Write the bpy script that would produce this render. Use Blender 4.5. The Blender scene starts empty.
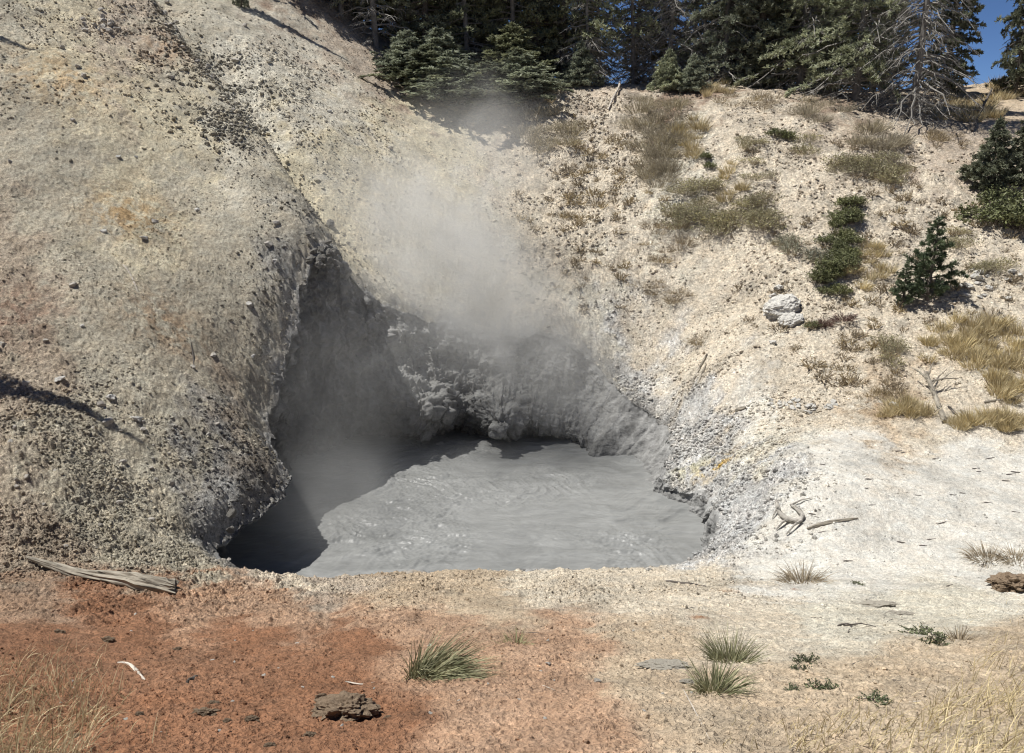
import bpy, bmesh, math, random, time
import numpy as np
from mathutils import Vector, Matrix

T0 = time.time()
rng = np.random.default_rng(11)
random.seed(5)
SC = bpy.context.scene
COL = SC.collection
CAMZ = 7.5
PITCH = math.radians(15.0)
FPX = 852.0
SUN_DIR = np.array([-0.425, 0.025, 0.905]); SUN_DIR /= np.linalg.norm(SUN_DIR)

# ------------------------------------------------------------------ noise
PERM = np.concatenate([np.random.default_rng(3).permutation(256)] * 3).astype(np.int32)
GA = np.random.default_rng(4).uniform(0, 2 * np.pi, 256)
G2X, G2Y = np.cos(GA).astype(np.float32), np.sin(GA).astype(np.float32)
_g3 = np.random.default_rng(5).normal(size=(256, 3)); _g3 /= np.linalg.norm(_g3, axis=1)[:, None]
G3 = _g3.astype(np.float32)
J1 = np.random.default_rng(6).random(256).astype(np.float32)
J2 = np.random.default_rng(7).random(256).astype(np.float32)
J3 = np.random.default_rng(8).random(256).astype(np.float32)

def noise2(x, y, seed=0):
    x = np.asarray(x, np.float32) + seed * 17.31; y = np.asarray(y, np.float32) - seed * 9.77
    xi = np.floor(x); yi = np.floor(y)
    xf = x - xi; yf = y - yi
    xi = xi.astype(np.int32) & 255; yi = yi.astype(np.int32) & 255
    u = xf * xf * xf * (xf * (xf * 6 - 15) + 10); v = yf * yf * yf * (yf * (yf * 6 - 15) + 10)
    a = PERM[xi]; b = PERM[xi + 1]
    h00 = PERM[a + yi]; h10 = PERM[b + yi]; h01 = PERM[a + yi + 1]; h11 = PERM[b + yi + 1]
    n00 = G2X[h00] * xf + G2Y[h00] * yf
    n10 = G2X[h10] * (xf - 1) + G2Y[h10] * yf
    n01 = G2X[h01] * xf + G2Y[h01] * (yf - 1)
    n11 = G2X[h11] * (xf - 1) + G2Y[h11] * (yf - 1)
    p = n00 + u * (n10 - n00); q = n01 + u * (n11 - n01)
    return (p + v * (q - p)) * 1.5

def noise3(x, y, z, seed=0):
    x = np.asarray(x, np.float32) + seed * 7.3; y = np.asarray(y, np.float32) - seed * 3.7; z = np.asarray(z, np.float32) + seed * 1.9
    xi = np.floor(x); yi = np.floor(y); zi = np.floor(z)
    xf = x - xi; yf = y - yi; zf = z - zi
    xi = xi.astype(np.int32) & 255; yi = yi.astype(np.int32) & 255; zi = zi.astype(np.int32) & 255
    f = lambda t: t * t * t * (t * (t * 6 - 15) + 10)
    u, v, w = f(xf), f(yf), f(zf)
    out = 0
    for dx in (0, 1):
        for dy in (0, 1):
            for dz in (0, 1):
                h = PERM[PERM[PERM[xi + dx] + yi + dy] + zi + dz]
                g = G3[h]
                d = g[..., 0] * (xf - dx) + g[..., 1] * (yf - dy) + g[..., 2] * (zf - dz)
                out = out + d * (u if dx else 1 - u) * (v if dy else 1 - v) * (w if dz else 1 - w)
    return out * 1.6

def fbm2(x, y, o=4, seed=0, gain=0.5):
    s = 0; a = 1.0; f = 1.0
    for i in range(o):
        s = s + a * noise2(np.asarray(x) * f, np.asarray(y) * f, seed + i); a *= gain; f *= 2.03
    return s

def fbm3(x, y, z, o=4, seed=0, gain=0.5):
    s = 0; a = 1.0; f = 1.0
    for i in range(o):
        s = s + a * noise3(x * f, y * f, z * f, seed + i); a *= gain; f *= 2.03
    return s

def billow3(x, y, z, o=4, seed=0, gain=0.5):
    s = 0; a = 1.0; f = 1.0
    for i in range(o):
        s = s + a * np.abs(noise3(x * f, y * f, z * f, seed + i)); a *= gain; f *= 2.1
    return s

def pebbles2(x, y, cell, seed=0, keep=0.6):
    """height (in units of cell) of rounded angular pebbles lying in a jittered grid"""
    x = np.asarray(x, np.float32) / cell + seed * 3.1; y = np.asarray(y, np.float32) / cell - seed * 5.3
    xi = np.floor(x).astype(np.int32); yi = np.floor(y).astype(np.int32)
    best = np.zeros_like(x)
    for dx in (-1, 0, 1):
        for dy in (-1, 0, 1):
            cx = xi + dx; cy = yi + dy
            h = PERM[(PERM[(cx + seed * 13) & 255] + cy) & 255]
            px = cx + 0.1 + 0.8 * J1[h]; py = cy + 0.1 + 0.8 * J2[h]
            r = 0.18 + 0.42 * J3[h] ** 2
            ca = np.cos(J3[h] * 40); sa = np.sin(J3[h] * 40)
            ex = (x - px) * ca + (y - py) * sa; ey = (y - py) * ca - (x - px) * sa
            d = np.sqrt(ex * ex + (ey * 1.45) ** 2) / r
            hh = np.where(J1[(h * 7) & 255] < keep, r * np.clip(1 - d ** 3, 0, 1) ** 0.55, 0)
            best = np.maximum(best, hh)
    return best

def smooth(e0, e1, x):
    t = np.clip((x - e0) / (e1 - e0), 0, 1); return t * t * (3 - 2 * t)

# ------------------------------------------------------------------ camera rays
CF = np.array([0, math.cos(PITCH), -math.sin(PITCH)]); CU = np.array([0, math.sin(PITCH), math.cos(PITCH)])
def ray(px, py):
    return CF + np.array([1, 0, 0]) * ((px - 512) / FPX) + CU * ((376.5 - py) / FPX)
def at_y(px, py, Y):
    d = ray(px, py); t = Y / d[1]; return np.array([0, 0, CAMZ]) + d * t
def at_z(px, py, z):
    d = ray(px, py); t = (z - CAMZ) / d[2]; return np.array([0, 0, CAMZ]) + d * t

# ------------------------------------------------------------------ survey of the place: height control points
RIM = [  # crater rim, walked clockwise from the front
    at_z(300, 571, 1.35), at_y(245, 556, 12.0), at_y(216, 540, 12.7), at_y(228, 514, 13.4), at_y(272, 490, 14.3), at_y(290, 468, 15.1),
    at_y(276, 432, 15.9), at_y(266, 400, 16.7), at_y(281, 345, 17.7), at_y(300, 300, 18.6), at_y(306, 258, 19.5), at_y(330, 236, 20.3),
    at_y(352, 258, 21.3), at_y(395, 300, 22.1), at_y(440, 322, 22.5), at_y(500, 335, 22.7), at_y(560, 342, 22.7), at_y(606, 375, 22.5),
    at_z(628, 402, 1.15), at_z(655, 412, 0.85), at_z(664, 430, 0.55), at_z(653, 484, 0.25), at_z(688, 494, 0.25),
    at_z(708, 515, 0.3), at_z(711, 538, 0.35), at_z(696, 557, 0.6), at_z(665, 566, 0.95), at_z(630, 569, 1.15), at_z(560, 571, 1.2),
    at_z(480, 572, 1.25), at_z(400, 572, 1.3)]
CTRL = list(RIM)
CTRL += [at_y(*a) for a in [
    (512, 753, 3.5), (0, 753, 3.7), (1024, 753, 3.6), (512, 660, 5.9), (100, 660, 6.2), (900, 660, 6.0), (100, 582, 9.8), (0, 560, 10.3),
    (512, 610, 8.4), (512, 590, 9.9), (350, 590, 9.9), (800, 610, 8.6), (1024, 600, 9.5),
    (0, 400, 13.6), (0, 200, 18.2), (0, 0, 24.5), (200, 200, 20.3), (200, 400, 15.2), (150, 500, 12.8), (100, 300, 16.2), (100, 100, 21.8),
    (95, -60, 31), (140, -5, 28.0), (0, -60, 27), (-200, 0, 24), (-200, 300, 15), (240, -60, 37), (185, 55, 26.2), (240, 122, 24.0), (290, 188, 21.8), (250, 300, 18.0), (60, 480, 12.0),
    (290, 100, 27.5), (350, 150, 26.6), (300, 30, 33), (230, 0, 33), (400, 76, 33.5), (450, 200, 27.0), (400, 240, 24.6), (480, 105, 33),
    (500, 280, 24.8), (560, 96, 33), (560, 200, 28.2), (600, 300, 24.4), (640, 120, 31.5), (650, 380, 22.5), (700, 105, 31.5), (700, 250, 25.2), (700, 388, 20.4),
    (800, 250, 23.8), (800, 120, 29.5), (800, 350, 20.4), (860, 410, 17.8), (900, 150, 27.6), (900, 300, 21.6), (1000, 300, 21), (1024, 440, 16.2),
    (1024, 150, 27.6), (1000, 390, 17.9), (950, 420, 17.0), (960, 105, 34), (1010, 95, 36)]]
CTRL += [at_z(*a) for a in [(720, 410, 1.5), (680, 402, 1.28), (665, 450, .5), (800, 440, 1.75), (900, 460, 1.72), (1000, 500, 1.65), (900, 540, 1.55), (780, 500, 1.6), (800, 570, 1.5),
                            (750, 460, 1.3), (760, 540, 1.3), (690, 440, .8), (720, 500, 0.8), (950, 580, 1.75)]]
CTRL += [np.array(a, float) for a in [
    (0, 0, 5.75), (-6, -4, 6.6), (6, -4, 6.6), (0, -12, 7.5), (-5, 4, 4.9), (7, 4, 4.6), (-25, -12, 9), (25, -12, 7.5), (-16, 6, 4.8), (-18, 14, 7.2), (-26, 10, 9), (-22, 22, 12), (-24, 34, 15),
    (-14, 33, 13.2), (-12, 42, 13.5), (-40, 40, 19), (-45, 15, 16), (15, 9, 2.0), (18, 16, 2.3), (24, 20, 5.2), (26, 30, 9.0), (40, 20, 8), (40, 40, 10),
    (-6, 42, 11.3), (0, 42, 9.7), (8, 42, 9.4), (16, 42, 10.0), (25, 42, 10.6), (-14, 60, 13.2), (0, 60, 8.8), (25, 60, 9.0), (60, 60, 9), (-60, 60, 18), (0, 85, 7.5), (60, 85, 8), (-60, 85, 14), (-60, -12, 12), (60, -12, 8)]]
CTRL = np.array(CTRL)

def tps_fit(P, z, lam=0.02):
    n = len(P); d2 = ((P[:, None] - P[None]) ** 2).sum(-1)
    K = 0.5 * d2 * np.log(d2 + 1e-9) + lam * np.eye(n)
    Q = np.hstack([np.ones((n, 1)), P]); A = np.zeros((n + 3, n + 3)); A[:n, :n] = K; A[:n, n:] = Q; A[n:, :n] = Q.T
    return np.linalg.solve(A, np.concatenate([z, np.zeros(3)]))
_TPSW = tps_fit(CTRL[:, :2], CTRL[:, 2])
def tps(x, y):
    x = np.asarray(x, np.float64); y = np.asarray(y, np.float64)
    n = len(CTRL); s = _TPSW[n] + _TPSW[n + 1] * x + _TPSW[n + 2] * y
    for i in range(n):
        d2 = (x - CTRL[i, 0]) ** 2 + (y - CTRL[i, 1]) ** 2 + 1e-9
        s = s + (_TPSW[i] * 0.5) * d2 * np.log(d2)
    return s
# the spline is sampled once on a fine plan grid and read back bilinearly
GX0, GX1, GY0, GY1, GS = -62.0, 62.0, -14.0, 88.0, 0.2
_gx = np.arange(GX0, GX1 + GS, GS); _gy = np.arange(GY0, GY1 + GS, GS)
_GZ = tps(*np.meshgrid(_gx, _gy))
def base_z(x, y):
    x = np.clip(np.asarray(x, np.float64), GX0 + .01, GX1 - .01); y = np.clip(np.asarray(y, np.float64), GY0 + .01, GY1 - .01)
    u = (x - GX0) / GS; v = (y - GY0) / GS; i = u.astype(int); j = v.astype(int); u = u - i; v = v - j
    return (_GZ[j, i] * (1 - u) + _GZ[j, i + 1] * u) * (1 - v) + (_GZ[j + 1, i] * (1 - u) + _GZ[j + 1, i + 1] * u) * v

# crest of the left hill: a crisp edge that breaks off to a gully on its right
def hit0(px, py, zf=base_z, y0=2.5, y1=70):
    d = ray(px, py); Y = np.arange(y0, y1, 0.02); t = Y / d[1]
    k = np.nonzero(CAMZ + d[2] * t < zf(d[0] * t, Y))[0]
    if len(k) == 0: return None
    t = t[k[0]]; return np.array([d[0] * t, d[1] * t, CAMZ + d[2] * t])
RIDGE = np.array([at_y(*p)[:2] for p in [(95, -60, 31), (140, 0, 28.2), (185, 56, 26.2), (236, 122, 24), (288, 190, 21.8), (328, 234, 20.4)]])
def seg_dist(x, y, line):
    best = np.full(np.shape(x), 1e9); sgn = np.zeros(np.shape(x)); par = np.zeros(np.shape(x)); L = 0
    for a, b in zip(line[:-1], line[1:]):
        d = b - a; l = np.hypot(*d); d = d / l
        s = np.clip((x - a[0]) * d[0] + (y - a[1]) * d[1], 0, l)
        ex = x - a[0] - d[0] * s; ey = y - a[1] - d[1] * s; D = np.hypot(ex, ey)
        m = D < best; best = np.where(m, D, best); sgn = np.where(m, np.sign(ex * d[1] - ey * d[0]), sgn); par = np.where(m, L + s, par); L += l
    return best, sgn, par / L
def macro_z(x, y):
    x = np.asarray(x, np.float64); y = np.asarray(y, np.float64)
    z = base_z(x, y)
    m = (np.abs(x + 8) < 9) & (np.abs(y - 24) < 12)
    if np.any(m):
        xs, ys = (x[m], y[m]) if x.ndim else (x, y)
        D, s, p = seg_dist(xs + 0.35 * noise2(xs * .7, ys * .7, 9), ys, RIDGE)
        sd = D * s   # >0 on the right of the walk down the crest (towards the left hill); see sign below
        sd = -sd
        fade = smooth(0, .12, p) * smooth(1.0, .75, p) * .6 + .4
        hill = 0.30 * np.exp(-(np.minimum(sd, 0) / 1.0) ** 2) * (sd <= 0) + (sd > 0) * (0.30 - 1.2 * smooth(-.1, 1.2, sd)) * np.exp(-(np.maximum(sd - 1., 0) / 1.2) ** 2)
        if x.ndim: z = z.copy(); z[m] += hill * fade
        else: z = z + float(hill * fade)
    return z
def hit(px, py): 
    p = hit0(px, py, macro_z)
    if p is None: raise RuntimeError('no ground under %s %s' % (px, py))
    return p

# ------------------------------------------------------------------ ground character: colour, roughness, pebbles (fixed to the ground, log-polar lookup)
RED = (.265, .138, .078); REDT = (.41, .275, .185); TAN = (.47, .385, .28); CREAM = (.56, .50, .40); WHITE = (.64, .625, .57); GRVL = (.49, .492, .482); DGRY = (.13, .13, .125)
LG = (.41, .378, .298); LB = (.36, .305, .235); YEL = (.56, .505, .365); PINK = (.44, .375, .30); PALE = (.57, .54, .45); BRN = (.26, .19, .14); MUDC = (.30, .295, .275)
CHAR = [  # px, py, colour, roughness, pebbles
    (30, 640, RED, .5, .28), (130, 630, RED, .5, .28), (250, 640, RED, .5, .28), (350, 640, RED, .5, .28), (450, 640, REDT, .5, .25), (60, 720, RED, .5, .28), (200, 720, RED, .5, .28), (350, 720, RED, .5, .28),
    (500, 700, REDT, .5, .25), (600, 720, REDT, .5, .25), (700, 725, TAN, .5, .22), (800, 700, TAN, .5, .25), (900, 680, TAN, .6, .3), (1000, 650, TAN, .6, .3), (980, 725, TAN, .45, .2), (560, 640, REDT, .6, .3),
    (640, 600, CREAM, .6, .3), (640, 640, TAN, .6, .3), (750, 625, CREAM, .5, .3), (850, 620, PALE, .5, .25), (950, 610, PALE, .5, .25), (480, 600, TAN, .5, .25), (400, 600, TAN, .9, .5), (320, 595, PINK, 1, .6), (220, 595, REDT, 1, .8), (100, 606, RED, .9, .7), (20, 606, (.32, .22, .15), .7, .5), (60, 600, (.33, .235, .165), .7, .5), (160, 606, RED, .8, .6), (260, 600, REDT, .8, .6), (300, 612, REDT, .9, .6), (180, 612, REDT, 1, .7), (400, 615, REDT, .8, .5), (330, 690, RED, .5, .28), (560, 700, REDT, .5, .25), (640, 690, TAN, .5, .22),
    (560, 585, CREAM, .8, .5), (440, 580, TAN, .9, .5), (300, 578, CREAM, 1, .8),
    (40, 550, LB, 1.6, 1.2), (120, 525, LG, 1.6, 1.2), (180, 560, LG, 1.5, 1.2), (60, 470, LG, 1.6, 1.2), (150, 430, LG, .9, .6), (220, 490, MUDC, .9, .5), (240, 430, LB, 1, .5), (250, 470, DGRY, 1, .4), (230, 520, MUDC, 1, .6),
    (250, 360, LG, .8, .4), (200, 300, LG, .6, .3), (100, 300, LG, .7, .4), (30, 305, LB, 1, .6), (10, 350, LB, 1, .7), (170, 350, LG, .8, .5), (100, 200, LG, .65, .35), (50, 150, LG, .7, .4), (200, 200, LG, .55, .3), (280, 230, LG, .8, .4), (290, 270, MUDC, 1, .4),
    (130, 215, YEL, .7, .4), (150, 100, YEL, .6, .3), (60, 60, YEL, 1, .6), (20, 20, LG, 1.2, .8), (80, 10, YEL, .9, .6), (100, 28, PINK, 1.3, .9), (140, 30, PINK, 1.3, .8), (165, 40, LG, 1.2, .6), (190, 130, YEL, .6, .3), (220, 170, PALE, .6, .3), (240, 200, LG, .6, .3),
    (215, 60, PALE, .9, .5), (200, 15, LG, .9, .5), (260, 100, PALE, 1.2, .8), (310, 110, PALE, .9, .6), (340, 100, PALE, .8, .5), (380, 150, YEL, .7, .4), (300, 40, PALE, .8, .4), (330, 45, PINK, .8, .5), (375, 62, PINK, .9, .6), (430, 115, YEL, .7, .4),
    (300, 170, YEL, .7, .4), (450, 170, YEL, .7, .4), (400, 200, PALE, .7, .4), (330, 205, YEL, .7, .4), (480, 240, PALE, .8, .4), (520, 200, CREAM, .9, .5), (430, 280, PALE, .7, .4), (500, 300, LG, .9, .4), (560, 280, CREAM, .8, .4), (545, 335, LG, 1, .5), (590, 350, PALE, .9, .5),
    (600, 130, CREAM, 2.1, 1), (570, 230, CREAM, 2.2, 1), (620, 200, CREAM, 1.9, .9), (560, 160, CREAM, 2.1, 1), (650, 310, CREAM, .7, .5), (700, 300, CREAM, .7, .5), (750, 300, CREAM, .7, .6), (800, 340, CREAM, .8, .6), (700, 365, CREAM, .7, .5), (840, 385, CREAM, .7, .6), (650, 350, CREAM, .6, .4),
    (620, 385, GRVL, 1.3, 1), (650, 392, GRVL, 1.3, 1), (705, 425, GRVL, 1.5, 1), (695, 455, GRVL, 1.5, 1), (755, 500, GRVL, 1.2, .9), (715, 548, GRVL, 1.2, .8), (740, 388, CREAM, .7, .5), (785, 390, CREAM, .7, .6), (700, 378, CREAM, .7, .5), (765, 440, PALE, .8, .6), (680, 420, GRVL, 1.1, 1), (730, 470, GRVL, 1.1, 1), (735, 520, GRVL, 1.1, .9), (760, 415, WHITE, .5, .4), (850, 450, WHITE, .28, .1), (950, 480, WHITE, .28, .1), (1000, 460, WHITE, .28, .1), (1000, 540, WHITE, .3, .12), (850, 540, WHITE, .3, .12), (800, 500, WHITE, .3, .12),
    (790, 560, WHITE, .32, .12), (700, 578, CREAM, .5, .4), (630, 580, CREAM, .6, .4), (750, 200, CREAM, 1.5, .9), (800, 200, CREAM, 1.6, .9), (850, 130, CREAM, 1.3, .7), (900, 200, CREAM, 1.5, .9), (950, 250, CREAM, 1.5, .9), (760, 260, CREAM, 1.5, .9), (680, 190, PALE, 1.6, .9), (900, 330, CREAM, .8, .7), (1000, 320, CREAM, .9, .6), (950, 390, CREAM, .7, .5), (1010, 405, CREAM, .7, .5), (890, 408, TAN, .9, .5),
    (720, 125, CREAM, 1, .7), (560, 115, CREAM, 1.2, .7), (950, 140, PINK, .9, .5), (850, 110, BRN, 1, .5), (600, 90, PINK, 1, .6), (960, 110, TAN, .9, .4), (400, 70, BRN, 1, .6), (500, 90, BRN, 1, .6), (300, -5, BRN, 1, .5), (700, 90, BRN, 1, .5)]
_CP, _CV = [], []
for px, py, c, ro, pe in CHAR:
    p = hit(px, py)
    _CP.append((p[0] / p[1] * 852, 300 * math.log(p[1]))); _CV.append((*c, ro, pe))
_CP = np.array(_CP, np.float32); _CV = np.array(_CV, np.float32)
STAINS = [(hit(715, 466)[:2], .42, .3, (.50, .33, .06), 1.0), (hit(690, 470)[:2], .4, .25, (.55, .52, .33), .7), (hit(130, 214)[:2], .9, .8, (.40, .27, .13), .9), (hit(60, 78)[:2], 1.3, 1.0, (.45, .31, .16), .7),
          (hit(165, 325)[:2], .9, .7, (.30, .21, .13), .8), (hit(15, 315)[:2], .8, .8, (.27, .18, .13), .8), (hit(165, 48)[:2], .8, 1.0, (.47, .33, .21), .7), (hit(595, 380)[:2], .35, .3, (.52, .49, .33), .7),
          (hit(730, 593)[:2], .1, .08, (.36, .2, .11), 1.), (hit(700, 619)[:2], .1, .07, (.36, .2, .11), 1.), (hit(790, 590)[:2], .1, .07, (.36, .2, .13), 1.), (hit(880, 408)[:2], 1.2, .5, (.33, .24, .15), .7)]
def character(x, y):
    x = np.asarray(x, np.float32); y = np.asarray(y, np.float32)
    yy = np.maximum(y, 1.5); u = np.clip(x / yy * 852, -900, 900); v = 300 * np.log(yy)
    u = u + 34 * fbm2(x * 1.1, y * 1.1, 4, 40, .6); v = v + 22 * fbm2(x * 1.1, y * 1.1, 4, 50, .6)
    W = np.zeros(x.shape, np.float32); S = np.zeros(x.shape + (5,), np.float32)
    for (a, b), val in zip(_CP, _CV):
        w = 1.0 / ((u - a) ** 2 + (v - b) ** 2 + 700.0); w = w * w * w
        W += w; S += w[..., None] * val
    S = S / W[..., None]
    for (sx, sy), rx, ry, c, a in STAINS:   # mineral stains with a shape of their own
        g = np.exp(-((x - sx) / rx) ** 2 - ((y - sy) / ry) ** 2) * np.clip(.55 + 1.3 * fbm2(x * 3.2, y * 3.2, 4, 57, .7), 0, 1) * a
        S[..., :3] = S[..., :3] * (1 - g[..., None]) + np.array(c, np.float32) * g[..., None]
    return S

def micro_z(x, y, ch, sp):
    """small relief: clods, pebbles, rills. sp = sample spacing there, so that relief finer than the mesh fades out"""
    A = ch[..., 3]; B = ch[..., 4]
    k = lambda lam: np.clip((lam / sp - 1.5) / 1.3, 0, 1)
    z = A * .07 * fbm2(x * .8, y * .8, 2, 1) + A * .05 * (.3 - np.abs(noise2(x * 1.9, y * 1.9, 14)))
    z = z + A * .03 * noise2(x * 3.1, y * 3.1, 4) * k(.32)
    z = z + A * .045 * (.3 - np.abs(noise2(x * 5.3, y * 5.3, 5))) * k(.15)
    z = z + A * .036 * (.3 - np.abs(noise2(x * 12, y * 12, 6))) * k(.08)
    z = z + A * .022 * noise2(x * 29, y * 29, 7) * k(.034)
    patch = smooth(-.25, .55, fbm2(x * .55, y * .55, 2, 21))
    z = z + B * (.2 + .8 * patch) * .22 * pebbles2(x, y, .24, 1, .22) * .6 * k(.2)
    z = z + B * (.4 + .6 * patch) * .12 * pebbles2(x, y, .115, 2, .5) * 1.0 * k(.1)
    z = z + B * .065 * pebbles2(x, y, .058, 3, .55) * 1.0 * k(.05)
    return z
def ground_z(x, y):
    x = np.atleast_1d(np.asarray(x, np.float64)); y = np.atleast_1d(np.asarray(y, np.float64))
    d = np.hypot(x, y); return macro_z(x, y) + micro_z(x, y, character(x, y), np.maximum(d * .0014, .004))
def gz(x, y): return float(ground_z(x, y)[0])
def drop(px, py):
    """the point of the ground seen at a survey mark"""
    p = hit(px, py); p[2] = gz(p[0], p[1]); return p

# ------------------------------------------------------------------ object helpers
def new_mesh(name, V, F, cols=None, smoothed=True, mats=None):
    """F: list of int arrays, each (m,k)"""
    me = bpy.data.meshes.new(name); V = np.ascontiguousarray(V, np.float32)
    F = [np.asarray(f, np.int32) for f in F if len(f)]
    me.vertices.add(len(V)); me.vertices.foreach_set('co', V.ravel())
    idx = np.concatenate([f.ravel() for f in F]); me.loops.add(len(idx)); me.loops.foreach_set('vertex_index', idx)
    sizes = np.concatenate([np.full(len(f), f.shape[1], np.int32) for f in F]); starts = np.concatenate([[0], np.cumsum(sizes)[:-1]]).astype(np.int32)
    me.polygons.add(len(sizes)); me.polygons.foreach_set('loop_start', starts)
    me.polygons.foreach_set('use_smooth', np.full(len(sizes), smoothed, bool))
    me.update(calc_edges=True)
    if cols is not None:
        a = me.color_attributes.new('tint', 'FLOAT_COLOR', 'POINT')
        c = np.ones((len(V), 4), np.float32); c[:, :cols.shape[1]] = cols; a.data.foreach_set('color', c.ravel())
    return me
def link(name, me, mat=None, parent=None):
    o = bpy.data.objects.new(name, me); COL.objects.link(o)
    if mat is not None and me is not None and not me.materials: me.materials.append(mat)
    if parent is not None: o.parent = parent
    return o
def tag(o, label=None, cat=None, group=None, kind=None):
    if label: o['label'] = label
    if cat: o['category'] = cat
    if group: o['group'] = group
    if kind: o['kind'] = kind
    return o
def empty(name, loc=(0, 0, 0), rz=0):
    o = bpy.data.objects.new(name, None); COL.objects.link(o); o.location = loc; o.rotation_euler = (0, 0, rz); o.empty_display_size = .2
    return o
def dup(root, loc, rz=0, s=1.0, label=None, tilt=(0, 0)):
    r = root.copy(); COL.objects.link(r); r.location = loc; r.rotation_euler = (tilt[0], tilt[1], rz); r.scale = (s, s, s) if np.isscalar(s) else s
    if label: r['label'] = label
    for ch in root.children:
        c = ch.copy(); COL.objects.link(c); c.parent = r
    return r

class Geo:
    """collects triangles / quads with numpy; one Geo becomes one mesh"""
    def __init__(s): s.V = []; s.Q = []; s.T = []; s.C = []; s.n = 0
    def add(s, V, Q=None, T=None, c=None):
        V = np.asarray(V, np.float32); 
        if Q is not None and len(Q): s.Q.append(np.asarray(Q) + s.n)
        if T is not None and len(T): s.T.append(np.asarray(T) + s.n)
        s.V.append(V); s.C.append(np.ones(len(V), np.float32) if c is None else np.broadcast_to(np.asarray(c, np.float32), (len(V),))); s.n += len(V)
    def mesh(s, name, smoothed=False):
        V = np.concatenate(s.V); C = np.concatenate(s.C)
        F = ([np.concatenate(s.Q)] if s.Q else []) + ([np.concatenate(s.T)] if s.T else [])
        return new_mesh(name, V, F, np.repeat(C[:, None], 3, 1), smoothed)
    def tube(s, path, rad, sides=5, cap=True, c=None, wob=0):
        path = np.asarray(path, float); k = len(path); rad = np.broadcast_to(np.asarray(rad, float), (k,))
        tan = np.gradient(path, axis=0); tan /= np.linalg.norm(tan, axis=1)[:, None] + 1e-9
        ref = np.array([0, 0, 1.]) if abs(tan[:, 2]).mean() < .8 else np.array([1., 0, 0])
        n1 = np.cross(tan, ref); n1 /= np.linalg.norm(n1, axis=1)[:, None] + 1e-9; n2 = np.cross(tan, n1)
        a = np.arange(sides) / sides * 2 * np.pi
        r = rad[:, None] * (1 + (wob * noise2(np.arange(sides)[None, :] * 1.7 + 0 * rad[:, None], np.arange(k)[:, None] * .45, int(path[0, 0] * 10) % 50) if wob else 0))
        V = path[:, None] + r[..., None] * (np.cos(a)[None, :, None] * n1[:, None] + np.sin(a)[None, :, None] * n2[:, None])
        V = V.reshape(-1, 3); i = np.arange(k - 1)[:, None] * sides; j = np.arange(sides)[None]; j2 = (j + 1) % sides
        Q = np.stack([i + j, i + j2, i + sides + j2, i + sides + j], -1).reshape(-1, 4)
        T = []
        if cap:
            V = np.vstack([V, path[:1], path[-1:]]); m = k * sides
            T = [(m, (b + 1) % sides, b) for b in range(sides)] + [(m + 1, (k - 1) * sides + b, (k - 1) * sides + (b + 1) % sides) for b in range(sides)]
        s.add(V, Q, T, c)
    def strips(s, P, D, L, W, bend, seg=3, c=None, up=(0, 0, 1)):
        """n tapering blades: base P, direction D, length L, width W, bending down by bend*L"""
        n = len(P); D = D / (np.linalg.norm(D, axis=1)[:, None] + 1e-9)
        side = np.cross(D, rng.normal(size=(n, 3))); side /= np.linalg.norm(side, axis=1)[:, None] + 1e-9
        t = np.linspace(0, 1, seg + 1)
        ctr = P[:, None] + D[:, None] * (L[:, None] * t)[..., None]; ctr[..., 2] -= (bend * L)[:, None] * t ** 2
        w = (W[:, None] * (1 - t ** 1.5) * .5)[..., None] * side[:, None]
        V = np.empty((n, 2 * seg + 1, 3)); V[:, 0:2 * seg:2] = (ctr - w)[:, :seg]; V[:, 1:2 * seg:2] = (ctr + w)[:, :seg]; V[:, 2 * seg] = ctr[:, seg]
        b = (np.arange(n) * (2 * seg + 1))[:, None]
        q = np.array([[2 * i, 2 * i + 1, 2 * i + 3, 2 * i + 2] for i in range(seg - 1)]).reshape(1, -1)
        Q = (b + q).reshape(-1, 4) if seg > 1 else None
        T = b + np.array([[2 * seg - 2, 2 * seg - 1, 2 * seg]])
        cc = None if c is None else np.repeat(np.asarray(c), 2 * seg + 1)
        s.add(V.reshape(-1, 3), Q, T, cc)

# ------------------------------------------------------------------ materials
g3 = lambda v: (v, v, v)
def mat_new(name):
    m = bpy.data.materials.new(name); m.use_nodes = True; nt = m.node_tree; b = nt.nodes['Principled BSDF']
    b.inputs['Specular IOR Level'].default_value = .25
    return m, nt, b
def nd(nt, t, **kw):
    n = nt.nodes.new(t)
    for k, v in kw.items():
        if k.startswith('_'): setattr(n, k[1:], v)
        else: n.inputs[k].default_value = v
    return n
def noise_node(nt, vec, scale, detail=4, rough=.55):
    n = nd(nt, 'ShaderNodeTexNoise', Scale=scale, Detail=detail, Roughness=rough); nt.links.new(vec, n.inputs['Vector']); return n.outputs['Fac']
def ramp(nt, fac, stops):
    r = nt.nodes.new('ShaderNodeValToRGB'); e = r.color_ramp.elements
    while len(e) < len(stops): e.new(.5)
    for el, (p, c) in zip(e, stops): el.position = p; el.color = (*c, 1) if len(c) == 3 else c
    nt.links.new(fac, r.inputs['Fac']); return r.outputs['Color']
def mix(nt, a, b, fac, mode='MIX'):
    m = nt.nodes.new('ShaderNodeMix'); m.data_type = 'RGBA'; m.blend_type = mode; m.clamp_factor = True
    for key, v in (('Factor', fac),):
        if isinstance(v, (int, float)): m.inputs[0].default_value = v
        else: nt.links.new(v, m.inputs[0])
    for i, v in ((6, a), (7, b)):
        if isinstance(v, tuple): m.inputs[i].default_value = (*v, 1)
        else: nt.links.new(v, m.inputs[i])
    return m.outputs[2]
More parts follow.
